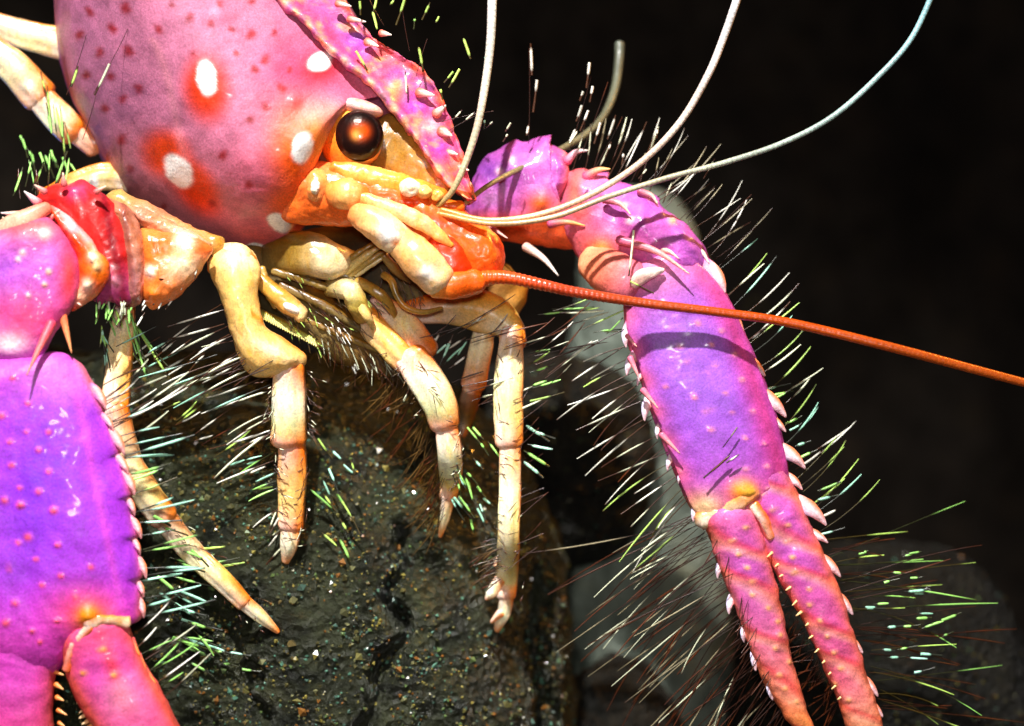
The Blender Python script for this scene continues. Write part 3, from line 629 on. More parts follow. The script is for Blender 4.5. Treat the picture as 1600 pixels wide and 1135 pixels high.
# hinge
part("claw_hinge", [[(1098, 812, -18, 16, 16, (250, 190, 130)), (1130, 800, -24, 14, 14, (250, 210, 160)), (1164, 778, -34, 12, 12, (250, 150, 50)), (1180, 770, -32, 9, 9, (250, 130, 40))], [(1178, 790, -30, 9, 12, (250, 130, 50)), (1192, 812, -30, 9, 12, (250, 120, 80)), (1204, 838, -26, 8, 10, (250, 130, 70))]], CLAW, rough=2, sc=10)
def fin(b, t, z, out, parent, thick=5, c=(252, 206, 212), edge=(240, 120, 60), low=(206, 176, 236)):
    b = np.array(b, float); t = np.array(t, float); e = t - b; L = np.hypot(*e); e /= L; n = np.array([-e[1], e[0]]); n = n if n @ np.array(out) > 0 else -n
    L *= random.uniform(.82, 1.08); b = b - 2 * n
    P = [b - .18 * L * e - .06 * L * n, b + .12 * L * e + .12 * L * n, b + .4 * L * e + .2 * L * n, b + .7 * L * e + .16 * L * n, b + L * e + .02 * L * n, b + .74 * L * e - .03 * L * n, b + .5 * L * e - .10 * L * n, b + .34 * L * e - .26 * L * n, b - .05 * L * e - .3 * L * n]
    m = MB(); mid = b + .35 * L * e; m.plate(P, [(*(b + .1 * L * e - .05 * L * n), z), (*(b + .6 * L * e + .05 * L * n), z - 4)], thick, thick, n=60, m=8, p=1.8, col=c)
    def pf(x, y, V, C):
        s = ((x - b[0]) * n[0] + (y - b[1]) * n[1]) / L; u = ((x - b[0]) * e[0] + (y - b[1]) * e[1]) / L
        C = mix(C, edge, np.clip((s - .06) / .1, 0, 1) * .9); C = mix(C, low, np.clip((-.02 - s) / .1, 0, 1) * np.clip(u * 3, 0, 1) * .8)  # lens colour fringes painted along the outer and lower edges
        return mix(C, (214, 90, 170), np.clip((.12 - u) / .2, 0, 1) * .9)
    m.paint(pf); return obj("spine", m, M_SHELL, parent)
# large hooked spines on the outer edge, small ones on the inner edge
for (bx, by, tx, ty, r) in [(1112, 408, 1136, 470, 9), (1128, 472, 1162, 530, 10), (1150, 528, 1170, 545, 8), (1158, 550, 1198, 592, 14), (1180, 602, 1226, 652, 14), (1198, 646, 1234, 682, 11), (1214, 690, 1262, 738, 15), (1226, 736, 1252, 765, 10), (1242, 772, 1290, 822, 14), (1256, 824, 1292, 848, 9), (1275, 862, 1318, 908, 11), (1300, 920, 1332, 962, 9), (1320, 990, 1348, 1022, 9), (1340, 1050, 1372, 1090, 9), (1352, 1090, 1378, 1120, 8)]:
    fin((bx, by), (tx + 2, ty), -8, (1, -1), CLAW, thick=r * .5)
for (bx, by, tx, ty, r) in [(974, 512, 978, 552, 8), (984, 556, 978, 590, 8), (996, 590, 994, 604, 7), (1010, 620, 1006, 662, 8), (1024, 668, 1026, 690, 7), (1046, 712, 1040, 745, 9), (1060, 742, 1058, 760, 7), (1084, 790, 1082, 816, 8), (1122, 880, 1120, 905, 7), (1140, 930, 1138, 960, 7), (1158, 980, 1162, 1012, 7), (1176, 1010, 1180, 1050, 8), (1198, 1060, 1208, 1105, 8)]:
    fin((bx + 2, by - 6), (tx, ty), -14, (-1, 0), CLAW, thick=r * .5, edge=(220, 220, 255), low=(240, 110, 100))
for (bx, by, tx, ty) in [(985, 560, 1002, 590), (1005, 610, 1028, 640), (1034, 680, 1060, 712), (980, 525, 996, 545)]:
    spine((bx, by, -38), (tx, ty, -46), 6, CLAW, c0=(246, 120, 150), c1=(250, 170, 160))
# teeth along the gap
for k, t in enumerate(np.linspace(0.08, 0.86, 13)):
    x = 1200 + 140 * t; y = 830 + 290 * t
    spine((x + 8, y, -22), (x - 10, y + 14, -30), 6.5, CLAW, c0=(250, 130, 60), c1=(255, 220, 150), name="tooth")
# wrist and arm behind the head
def wr_paint(x, y, V, C):
    C = mix(C, (240, 110, 40), gau(x, y, 905, 300, 34, 70) * 0.95); C = mix(C, (232, 100, 60), gau(x, y, 930, 385, 80, 34) * 0.8)
    C = mix(C, (150, 50, 130), gau(x, y, 1000, 355, 60, 22, 25) * 0.6); C = mix(C, (236, 130, 190), gau(x, y, 940, 285, 30, 18) * .7)  # dark purple patch paints shade into the wrist colour
    return C
m = MB(); m.plate([(872, 352), (880, 300), (886, 268), (905, 260), (925, 268), (957, 266), (944, 282), (985, 288), (1012, 298), (1034, 310), (1024, 320), (1060, 342), (1090, 372), (1112, 408), (1096, 432), (1050, 440), (1000, 434), (955, 420), (925, 428), (905, 404), (890, 376)], [(918, 335, 52), (975, 360, 30), (1050, 402, 10)], 48, 40, p=2.0, col=(180, 84, 184))
m.paint(wr_paint).bumps([(1010, 362, 26, 8, None), (962, 335, 20, -10, None), (1040, 395, 16, -6, None), (925, 300, 16, 8, (225, 130, 200)), (1050, 345, 6, 6, (250, 170, 150)), (975, 320, 5, 5, (250, 210, 200)), (985, 345, 5, 6, (250, 190, 190)), (940, 392, 14, 7, (240, 140, 60)), (905, 290, 12, 6, None)]).rough(4, 30, 4, 4)
WR = obj("wrist", m, M_SHELL, CLAW)
m = MB(); m.plate([(726, 345), (736, 290), (748, 256), (768, 238), (792, 228), (804, 216), (818, 224), (842, 214), (868, 208), (850, 224), (872, 230), (890, 240), (888, 266), (896, 290), (886, 312), (866, 322), (854, 340), (884, 352), (906, 372), (896, 392), (850, 388), (800, 378), (752, 370)], [(768, 300, 92), (820, 292, 82), (866, 290, 72)], 52, 44, p=2.0, col=(178, 84, 168))
m.paint(lambda x, y, V, C: mix(mix(mix(mix(mix(C, (96, 44, 140), gau(x, y, 768, 268, 40, 22, 20) * .8), (214, 150, 220), gau(x, y, 770, 310, 16, 12) * .7), (240, 120, 120), np.exp(-((x - 888 + 0.004 * (y - 265) ** 2) / 7) ** 2) * .8), (242, 96, 24), np.clip((y - 325) / 22, 0, 1) * 0.95), (246, 104, 20), gau(x, y, 845, 320, 26, 20)))  # dark purple shade and a pale highlight painted into the arm
m.bumps([(845, 318, 16, 10, None), (790, 262, 22, 5, None), (860, 275, 14, -5, None), (800, 250, 5, 5, (250, 200, 200)), (780, 268, 5, 4, (240, 190, 210)), (820, 345, 24, 6, None)]).rough(4, 30, 4, 6)
obj("arm", m, M_SHELL, CLAW)
part("claw_joint", [[(925, 410, 10, 26, 24, (250, 170, 120)), (950, 424, -14, 36, 28, (232, 120, 90)), (985, 440, -22, 34, 26, (226, 110, 130))], [(990, 442, -40, 10, 9, (250, 190, 180)), (1010, 428, -50, 10, 9, (252, 214, 200)), (1035, 424, -46, 5, 5, (255, 236, 220))]], CLAW, M_SHELL, rough=2.5, sc=18)
for (b, t, r, bend, c1) in [((886, 252, 50), (918, 236, 44), 10, (-2, -6), (255, 250, 240)), ((916, 276, 26), (952, 268, 16), 10, (0, -4), (255, 200, 110)), ((945, 312, -10), (984, 332, -30), 9, (4, -5), (255, 200, 170)), ((1000, 300, 0), (1030, 318, -10), 9, (4, -4), (250, 220, 190)), ((968, 375, -30), (1078, 432, -66), 11, (4, -8), (252, 190, 170)), ((1035, 390, -26), (1062, 402, -36), 8, (0, -3), (252, 200, 190)), ((1078, 385, -6), (1106, 412, -12), 9, (4, -4), (255, 240, 230)), ((822, 386, 50), (872, 428, 30), 9, (2, -4), (252, 246, 230)), ((725, 345, 40), (792, 376, 20), 10, (4, -4), (250, 190, 170)), ((860, 350, 20), (915, 352, 6), 8, (0, -4), (252, 180, 90)), ((775, 268, 54), (800, 262, 50), 6, (0, -2), (250, 200, 200))]:
    spine(b, t, r, WR, c0=(214, 90, 130) if b[1] < 380 else (240, 190, 170), c1=c1, bend=bend)
fringe(CLAW, [
    ([(1120, 430, 0), (1170, 560, 0), (1230, 720, 0), (1275, 830, 0)], 26, -36, 9, (80, 135), ['white', 'pale', 'cyan', 'lime'], 1.5, -14, 0.1, 0.55),
    ([(1190, 585, -4), (1240, 700, -4), (1290, 840, -4)], 12, -22, 10, (22, 44), ['cyan', 'green', 'white'], 2.2, -6, 0, 0.05),
    ([(1290, 850, -4), (1335, 960, -4), (1380, 1110, -4)], 42, (-14, 14), 16, (70, 240), ['brown', 'brown', 'green', 'lime'], 1.3, 6, 0.15, 0.72),
    ([(1330, 850, -6), (1480, 1000, -6), (1350, 960, -6), (1420, 860, -6), (1440, 1050, -6), (1370, 1000, -6)], 24, -10, 16, (16, 36), ['green', 'cyan'], 2.2, 0, 0, 0.05),
    ([(978, 520, -10), (1010, 610, -10), (1050, 720, -10), (1090, 800, -10)], 28, (158, 138), 12, (70, 160), ['white', 'pale', 'lime', 'white', 'brown'], 1.5, -6, 0, 0.5),
    ([(1085, 800, -10), (1130, 900, -10), (1180, 1010, -10), (1235, 1120, -10)], 95, (152, 122), 15, (130, 290), ['dark', 'brown', 'brown', 'dark', 'pale'], 1.2, -10, 0.12, 0.55),
    ([(1205, 860, -10), (1270, 1010, -10), (1310, 1100, -10)], 60, 140, 40, (20, 60), ['brown'], 1.0, 0, 0.3, 0.6),
    ([(1120, 820, -36), (1180, 960, -36), (1220, 1060, -30)], 14, 130, 30, (30, 70), ['brown'], 1.1, 0, -0.2, 0.7),
    ([(1000, 290, 10), (1060, 330, 10), (1120, 430, 10)], 20, -42, 12, (60, 130), ['dark', 'dark', 'white'], 1.2, -8, 0.2, 0.5),
    ([(890, 260, 40), (950, 280, 30), (1020, 300, 20)], 12, -66, 9, (50, 110), ['pale', 'white', 'dark'], 1.5, -8, 0.1, 0.55)])
m = MB()
for (x0, y0, x1, y1, st, r) in [(829, 68, 832, 118, 'white', 2.6), (839, 125, 834, 176, 'white', 2.6), (826, 195, 823, 212, 'white', 2), (921, 98, 917, 138, 'white', 2.6), (926, 135, 922, 160, 'white', 2.3), (911, 143, 906, 158, 'white', 2.2), (909, 165, 901, 190, 'white', 2.4), (919, 173, 907, 205, 'white', 2.2), (899, 202, 890, 222, 'white', 2.2), (962, 180, 950, 218, 'white', 2.2), (938, 192, 929, 225, 'white', 2.3), (955, 222, 946, 246, 'white', 2), (1027, 200, 1026, 216, 'white', 2), (974, 240, 972, 258, 'white', 2.2), (1117, 248, 1100, 280, 'pale', 1.6), (1010, 265, 998, 280, 'pale', 1.6), (1050, 285, 1036, 318, 'pale', 1.4), (990, 360, 984, 432, 'pale', 2.0), (925, 340, 943, 378, 'lime', 1.8), (985, 440, 1022, 458, 'lime', 1.6), (1175, 530, 1210, 500, 'white', 1.6), (1152, 668, 1130, 700, 'dark', 1.2), (1140, 712, 1100, 748, 'brown', 2.0), (1155, 710, 1135, 724, 'white', 1.8)]:
    bristle(m, x0, y0, -58 if x0 > 980 and y0 > 300 else 20, math.degrees(math.atan2(y1 - y0, x1 - x0)), math.hypot(x1 - x0, y1 - y0), st, r, 3, 0, 0.02)
for (x, y, a, L) in [(826, 225, -88, 150), (890, 235, -72, 120), (905, 250, -68, 130), (930, 262, -60, 90), (1060, 345, -42, 80), (1095, 380, -42, 110)]:
    bristle(m, x, y, 30, a, L, 'brown', 1.0, -4, 0, 0.95)
o = obj("bristles", m, M_BRISTLE, WR); o["kind"] = "stuff"

# --- near claw (lower left of the picture)
NEARTEETH = []
CL = MB()
CL.plate([(-140, 548), (30, 556), (62, 556), (80, 547), (104, 551), (130, 570), (150, 604), (166, 640), (162, 646), (176, 670), (192, 708), (184, 710), (198, 738), (210, 774), (200, 776), (210, 812), (218, 838), (208, 840), (222, 874), (227, 902), (215, 906), (224, 936), (222, 966), (212, 974), (170, 984), (120, 1010), (96, 1046), (70, 1064), (20, 1050), (-140, 1060)], [(-30, 620, -150), (10, 720, -154), (40, 850, -158), (40, 960, -160)], 54, 46, n=420, m=60, p=2.5, col=(166, 52, 210), chaikin=1)
CL.paint(lambda x, y, V, C: mix(mix(mix(C, (206, 80, 190), np.clip((640 - y) / 90, 0, 1) * .8), (216, 60, 170), np.clip((y - 900) / 100, 0, 1) * .8), (120, 40, 226), gau(x, y, 60, 760, 60, 130, 10) * .7))
for (p0, p1) in [((150, 602), (168, 644)), ((164, 646), (180, 676)), ((174, 668), (196, 712)), ((186, 710), (202, 742)), ((196, 734), (213, 778)), ((202, 776), (212, 806)), ((208, 806), (222, 842)), ((211, 840), (222, 870)), ((218, 868), (230, 906)), ((218, 906), (226, 934)), ((220, 932), (226, 968))]:
    NEARTEETH.append((p0, p1))
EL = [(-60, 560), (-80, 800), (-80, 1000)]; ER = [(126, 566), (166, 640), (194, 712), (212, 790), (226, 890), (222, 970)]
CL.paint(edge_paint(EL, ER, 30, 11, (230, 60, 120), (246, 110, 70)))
CL.paint(lambda x, y, V, C: mix(mix(mix(mix(C, (252, 110, 4), gau(x, y, 142, 966, 34, 26)), (240, 40, 50), gau(x, y, 130, 950, 60, 40) * .6), (236, 130, 190), gau(x, y, 100, 590, 60, 40) * .5), (210, 70, 190), np.exp(-((x - 108 - (y - 560) * 0.21) / 7) ** 2) * 0.55))
tub = []
for (cx, cy) in [(10,460),(55,605),(145,550),(215,650),(65,735),(155,390),(270,550),(270,770),(110,860),(215,880),(300,985),(120,955),(25,930),(100,30+1135),(70,250)]:
    tub.append((cx / 3.547, 520 + cy / 3.547, random.uniform(3.2, 5.2), random.uniform(2, 3.6), (246, 90, 130)))
for (cx, cy) in [(100,30),(270,55),(140,190),(290,230),(45,345),(180,300),(305,385),(210,430),(75,520),(380,490),(455,340),(160,660),(200,715),(285,610),(30,620)]:
    tub.append((cx / 3.2, 780 + cy / 3.2, random.uniform(3.4, 5.6), random.uniform(2, 3.6), (244, 84, 120)))
CL.bumps(tub + [(138, 962, 15, 10, (255, 150, 20)), (120, 800, 60, 4, None)])
CL.rough(2.6, 70, 4, 8)
CLAW2 = tag(obj("claw", CL, M_SHELL, LOB), "broad magenta and violet claw nearest the viewer, cut by the frame")
for (p0, p1) in NEARTEETH: fin(p0, p1, -168, (1, -.3), CLAW2, thick=5, c=(248, 170, 170), edge=(246, 120, 20), low=(190, 90, 200))
g1 = [(148, 990, -172, 54, 40, (222, 70, 130)), (166, 1050, -172, 60, 42, (206, 66, 160)), (200, 1110, -172, 60, 42, (220, 80, 150)), (242, 1190, -172, 58, 40, (226, 80, 120))]
g2 = [(18, 985, -162, 84, 46, (190, 50, 170)), (8, 1070, -164, 76, 44, (206, 60, 170)), (14, 1180, -164, 70, 40, (226, 66, 110))]
for g, per in ((g1, 400), (g2, 500)):
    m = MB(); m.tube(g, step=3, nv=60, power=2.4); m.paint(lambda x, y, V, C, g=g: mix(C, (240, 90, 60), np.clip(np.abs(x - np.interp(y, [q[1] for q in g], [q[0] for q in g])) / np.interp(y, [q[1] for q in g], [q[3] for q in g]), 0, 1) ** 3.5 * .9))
    if g is g1: m.paint(lambda x, y, V, C: mix(mix(C, (240, 50, 60), gau(x, y, 175, 1040, 12, 60, -20) * .8), (250, 150, 170), gau(x, y, 190, 1090, 26, 30) * .6)); m.bumps([(178, 1055, 4, 4, (255, 160, 60)), (160, 1015, 4, 4, (255, 160, 60)), (130, 1052, 4, 4, (255, 160, 60))])
    m.rough(2.2, 30, 3, per); obj("pincer_finger", m, M_SHELL, CLAW2)
part("claw_hinge", [[(138, 972, -204, 13, 11, (255, 120, 6)), (165, 968, -200, 8, 8, (250, 150, 60)), (198, 972, -190, 9, 9, (250, 190, 140))], [(140, 980, -204, 9, 9, (252, 110, 10)), (116, 1010, -200, 8, 8, (244, 110, 70)), (104, 1046, -194, 7, 7, (240, 90, 50))]], CLAW2, rough=2, sc=10)
for k in range(7):
    y = 1000 + k * 24; spine((206 + k * 10.5, y, -176), (220 + k * 11, y + 24, -182), 8, CLAW2, c0=(240, 90, 90), c1=(252, 150, 60))
for k in range(11):
    y = 1045 + k * 10
    spine((118 + k * 2.8, y, -176), (106 + k * 2.8, y + 6, -182), 6, CLAW2, c0=(250, 140, 60), c1=(255, 220, 170), name="tooth")
    if k % 2 == 0: spine((86 + k * .8, y + 5, -172), (97 + k * .8, y + 10, -178), 5.5, CLAW2, c0=(250, 130, 50), c1=(255, 190, 120), name="tooth")
# wrist, shoulder plates
def w2(x, y, V, C):
    C = mix(C, (244, 60, 110), gau(x, y, 40, 500, 70, 40) * .8); C = mix(C, (255, 225, 225), gau(x, y, 14, 536, 26, 14) * 0.9)  # near-white spot is a highlight painted into the wrist colour
    C = mix(C, (236, 96, 110), gau(x, y, 50, 360, 70, 24) * .8); C = mix(C, (240, 60, 30), gau(x, y, 108, 430, 18, 64) * .9); C = mix(C, (240, 80, 70), gau(x, y, 40, 352, 60, 14) * .8); C = mix(C, (150, 60, 200), gau(x, y, 10, 420, 36, 30) * .6)
    return C
m = MB(); m.plate([(-60, 352), (0, 356), (40, 342), (74, 336), (102, 364), (120, 402), (126, 436), (116, 476), (102, 502), (86, 518), (72, 548), (60, 566), (30, 574), (-60, 560)], [(18, 400, -146), (24, 460, -152), (10, 540, -152)], 38, 40, n=200, m=44, p=2.3, col=(190, 86, 180))
m.paint(w2).bumps([(70, 365, 8, 4, (255, 230, 220)), (35, 395, 5, 4, (250, 190, 190)), (28, 405, 4, 4, (250, 190, 190)), (76, 425, 4, 4, (250, 180, 150)), (70, 445, 4, 4, (250, 180, 150)), (45, 462, 4, 4, (250, 190, 200))]).rough(2.5, 40, 4, 14)
W2 = obj("wrist", m, M_SHELL, CLAW2)
for (b, t) in [((20, 352), (4, 338)), ((78, 342), (92, 330)), ((104, 372), (122, 372)), ((118, 420), (134, 428)), ((112, 466), (128, 480)), ((70, 300), (52, 290)), ((100, 288), (96, 270)), ((150, 300), (166, 288))]:
    spine((*b, -140), (*t, -150), 7, CLAW2, c0=(236, 90, 100), c1=(255, 220, 190))
spine((80, 506, -182), (40, 588, -228), 11, W2, c0=(238, 70, 100), c1=(250, 130, 110))
spine((96, 486, -160), (110, 550, -172), 9, W2, c0=(240, 100, 60), c1=(250, 170, 110))
spine((60, 318, -120), (38, 300, -124), 9, W2, c0=(226, 80, 90), c1=(255, 250, 240)); spine((40, 335, -120), (2, 330, -126), 9, W2, c0=(236, 110, 60), c1=(250, 236, 230))
part("arm_plate", [[(-20, 372, -150, 16, 14, (236, 160, 130)), (30, 348, -156, 17, 14, (240, 170, 140)), (72, 326, -146, 10, 10, (240, 130, 100))]], W2 and CLAW2, M_SHELL, rough=1.5)
shellplate("arm_plate", CLAW2, [(68, 318), (84, 322), (104, 334), (132, 360), (154, 392), (168, 402), (174, 424), (164, 452), (140, 472), (112, 488), (108, 474), (122, 444), (122, 412), (110, 380), (88, 350)], [(100, 350, -132), (138, 396, -138), (146, 425, -138), (128, 462, -132)], 22, (238, 70, 14),
    lambda x, y, V, C: mix(mix(mix(C, (255, 190, 190), np.exp(-((x - 96 - (y - 330) * .9) / 8) ** 2) * (y < 392) * .9), (250, 150, 30), gau(x, y, 152, 412, 16, 26) * .9), (250, 200, 160), gau(x, y, 126, 462, 18, 14) * .8), [(146, 402, 8, 6, (255, 240, 210)), (152, 416, 7, 5, (255, 220, 160)), (136, 446, 9, 6, (255, 220, 190)), (112, 352, 9, 4, (255, 220, 230))])  # whitish bumps on the orange ridge are painted highlights
shellplate("arm_plate", CLAW2, [(54, 312), (66, 298), (88, 286), (104, 290), (126, 280), (150, 292), (176, 314), (196, 350), (206, 388), (212, 430), (206, 472), (190, 482), (176, 470), (160, 478), (140, 466), (130, 420), (110, 370), (84, 330)], [(108, 312, -108), (156, 360, -110), (176, 430, -104)], 24, (206, 36, 34),
    lambda x, y, V, C: mix(mix(C, (150, 60, 110), np.clip((y - 400) / 50, 0, 1) * .85), (120, 8, 30), np.exp(-((x - 176 - (y - 380) * .2) / 9) ** 2) * .8), [(120, 300, 14, 5, (210, 60, 110)), (170, 330, 10, -5, None), (190, 400, 10, 5, None), (180, 440, 8, 4, (200, 120, 140))], rough=2.4, sc=26)
shellplate("arm_plate", CLAW2, [(158, 306), (196, 318), (216, 344), (226, 380), (228, 430), (222, 474), (206, 482), (196, 470), (196, 410), (186, 350)], [(196, 340, -96), (212, 400, -102), (214, 460, -94)], 26, (190, 118, 90),
    lambda x, y, V, C: mix(mix(C, (220, 150, 150), gau(x, y, 210, 440, 14, 26) * .8), (120, 40, 50), np.exp(-((x - 200 - (y - 380) * .12) / 6) ** 2) * .6), sc=16)
shellplate("arm_segment", CLAW2, [(216, 352), (250, 362), (290, 366), (334, 384), (326, 404), (306, 436), (280, 464), (254, 478), (238, 486), (224, 474), (222, 420)], [(250, 400, -88), (256, 440, -90), (290, 405, -84)], 30, (242, 128, 56),
    lambda x, y, V, C: mix(mix(mix(C, (246, 110, 10), gau(x, y, 248, 400, 22, 32) * .95), (250, 224, 180), gau(x, y, 290, 412, 24, 26) * .95), (236, 100, 30), gau(x, y, 318, 388, 20, 14) * .9), [(234, 424, 8, 6, (255, 240, 225)), (250, 400, 20, -6, None), (288, 375, 12, 4, (250, 240, 220)), (238, 460, 10, 6, (250, 130, 40)), (270, 450, 8, 4, None)], mat=M_LEG)
shellplate("arm_segment", CLAW2, [(192, 322), (220, 322), (252, 338), (300, 362), (338, 384), (300, 388), (250, 374), (214, 354)], [(220, 336, -72), (290, 372, -66)], 22, (206, 140, 100),
    lambda x, y, V, C: mix(mix(C, (236, 220, 190), gau(x, y, 290, 366, 22, 9, 20) * .9), (214, 130, 110), gau(x, y, 215, 338, 16, 12) * .7), sc=12, mat=M_LEG)
part("arm_joint", [[(180, 316, -50, 22, 20, (190, 150, 80)), (230, 345, -50, 26, 22, (206, 130, 90)), (290, 374, -50, 22, 20, (226, 150, 100)), (340, 384, -40, 16, 16, (200, 150, 70))]], CLAW2, M_LEG, rough=3, sc=16)
fringe(CLAW2, [
    ([(175, 660, -160), (205, 760, -160), (222, 870, -160), (222, 970, -160)], 20, (-14, -8), 10, (60, 120), ['cyan', 'green', 'lime', 'cyan'], 2.0, -4, 0.1, 0.35),
    ([(150, 610, -160), (180, 690, -160)], 12, -26, 9, (60, 170), ['white', 'pale', 'brown'], 1.5, -6, 0.1, 0.5),
    ([(205, 985, -160), (250, 1090, -160)], 10, -30, 14, (40, 110), ['white', 'pale', 'green'], 1.6, -6, 0.1, 0.4),
    ([(225, 800, -150), (300, 860, -100), (240, 900, -150), (310, 990, -60), (250, 1010, -150)], 12, 26, 16, (30, 60), ['green', 'cyan'], 2.4, 8, 0.2, 0.1),
    ([(226, 474, -100), (262, 455, -100), (310, 420, -90)], 18, 118, 14, (12, 26), ['white'], 1.5, 0, -0.2, 0.1),
    ([(150, 470, -120), (210, 480, -110)], 16, 100, 20, (14, 36), ['pale', 'green'], 1.8, 0, -0.1, 0.15),
    ([(20, 310, -100), (100, 290, -100)], 12, -80, 24, (20, 60), ['green', 'green', 'brown'], 2.0, 0, 0.2, 0.3)])

# --- walking legs
KEEL = [(270, 0.14, 10), (238, -0.08, 10), (300, -0.08, 10), (325, 0.07, 9), (205, 0.06, 9)]
def warm(cps):
    out = []
    for i, c in enumerate(cps):
        k = np.array(c[5], float) * (1.03, 1.03, 0.84)
        if i in (0, len(cps) - 1): k = k * 0.4 + np.array((232, 84, 14)) * 0.6
        elif i == 1 and c[5][1] > 170: k = k * 0.4 + np.array((255, 244, 222)) * 0.6  # blown highlight put into the segment colour
        k = np.minimum(k * 1.06, 255); w_ = 0.9 if i == 0 else (1.1 if i == len(cps) - 1 and c[3] > 15 else 1.0)
        w_ *= 0.92; out.append((*c[:3], c[3] * w_, c[4] * w_, tuple(np.clip(k, 0, 255))))
    return out
def leg(main, subs, bristles=None, bumps=None, label=None, tip=None):
    main = [warm(q) for q in main] if isinstance(main, list) and isinstance(main[0], list) else (warm(main) if isinstance(main, list) else main)
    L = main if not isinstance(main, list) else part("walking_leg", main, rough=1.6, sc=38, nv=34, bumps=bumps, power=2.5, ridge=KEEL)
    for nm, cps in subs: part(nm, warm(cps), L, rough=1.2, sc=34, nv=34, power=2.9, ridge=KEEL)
    if bristles: fringe(L, bristles)
    return L
t1 = rockd(452, 872)
l1 = leg(shellplate("walking_leg", LOB, [(324, 412), (334, 390), (366, 382), (400, 394), (408, 424), (402, 456), (408, 494), (416, 512), (444, 530), (480, 554), (480, 572), (440, 588), (400, 592), (380, 576), (366, 538), (354, 500), (344, 462), (332, 440)], [(364, 418, -40), (378, 480, -46), (400, 540, -46), (446, 562, -38)], 34, (246, 198, 112),
        lambda x, y, V, C: mix(mix(mix(C, (255, 244, 220), gau(x, y, 372, 408, 24, 14) * .9), (252, 220, 180), gau(x, y, 420, 545, 40, 12, 26) * .8), (240, 130, 20), np.exp(-((y - 498 - (x - 404) * .72) / 7) ** 2) * (x > 392) * .9), sc=26, mat=M_LEG),  # near-white patches paint highlights onto the upper leg
    [("leg_segment", [(452, 574, -36, 29, 26, (252, 206, 150)), (452, 620, -28, 29, 26, (255, 236, 210)), (452, 660, -20, 29, 26, (255, 226, 190)), (452, 684, -14, 28, 24, (250, 180, 110))]),
     ("leg_segment", [(456, 694, -10, 25, 23, (240, 120, 40)), (457, 730, -4, 25, 22, (248, 150, 80)), (456, 780, 4, 23, 20, (252, 190, 120)), (455, 820, max(4, t1 - 6), 20, 18, (250, 180, 100))]),
     ("leg_tip", [(455, 824, max(4, t1 - 6), 19, 17, (250, 190, 120)), (452, 850, t1 - 4, 15, 14, (250, 214, 160)), (447, 876, t1 + 4, 7, 7, (226, 226, 226))]),
     ("leg_joint", [(338, 420, -20, 16, 16, (200, 170, 100)), (345, 402, -30, 20, 18, (226, 200, 140)), (372, 398, -44, 20, 18, (255, 240, 215)), (390, 408, -40, 14, 14, (230, 180, 100))])],
    [([(345, 470, -50), (385, 560, -50)], 9, 160, 12, (60, 120), ['white', 'white', 'pale'], 1.7, -6, 0, 0.4),
     ([(420, 570, -40), (430, 690, -20)], 9, 156, 10, (60, 150), ['white', 'cyan', 'pale'], 1.7, -6, 0, 0.4),
     ([(432, 700, -10), (438, 790, 0)], 6, 155, 12, (40, 110), ['white', 'cyan', 'green'], 1.7, -6, 0, 0.3),
     ([(435, 790, 0), (445, 860, 10)], 5, 130, 16, (24, 50), ['white', 'pale'], 1.6, 0, 0, 0.3),
     ([(378, 540, -60), (430, 570, -70)], 8, 150, 12, (30, 120), ['brown'], 1.4, 0, 0, 0.9)])
t2 = rockd(690, 838)
l2 = leg([[(560, 478, 10, 20, 18, (210, 150, 60)), (584, 512, 4, 24, 20, (222, 160, 76)), (618, 548, -4, 24, 22, (246, 190, 110)), (636, 566, -6, 20, 20, (252, 220, 170))], [(590, 470, 16, 18, 16, (226, 160, 70)), (632, 506, 8, 23, 20, (246, 180, 90)), (664, 548, 0, 22, 20, (240, 170, 80))]],
    [("leg_segment", [(644, 560, -12, 33, 26, (246, 180, 100)), (668, 596, -16, 31, 26, (252, 206, 150)), (688, 632, -12, 29, 25, (255, 232, 200)), (694, 658, -4, 24, 22, (250, 190, 120))]),
     ("leg_segment", [(697, 664, -2, 22, 20, (246, 150, 80)), (703, 710, 6, 21, 19, (253, 220, 170)), (704, 750, t2 - 24, 18, 16, (250, 200, 140)), (700, 775, t2 - 16, 15, 14, (250, 180, 110))]),
     ("leg_tip", [(700, 772, t2 - 18, 14, 13, (250, 190, 120)), (696, 805, t2 - 8, 9, 9, (250, 190, 120)), (688, 838, t2 + 2, 3, 3, (250, 216, 160))])],
    [([(600, 540, 20), (650, 600, 10), (680, 690, 10)], 60, 122, 26, (40, 110), ['fuzz', 'fuzz', 'brown'], 0.8, 10, 0.2, 0.4),
     ([(675, 690, 10), (695, 800, 20)], 45, 122, 22, (30, 90), ['fuzz', 'fuzz', 'brown'], 0.8, 10, 0.2, 0.4),
     ([(710, 700, 0), (712, 790, 20)], 10, 66, 24, (22, 44), ['green', 'cyan'], 2.2, 0, 0, 0.05),
     ([(500, 520, 20), (560, 560, 30)], 50, 62, 24, (18, 46), ['fuzz', 'white', 'brown'], 0.9, 10, 0.1, 0.3)])
t3 = rockd(778, 982)
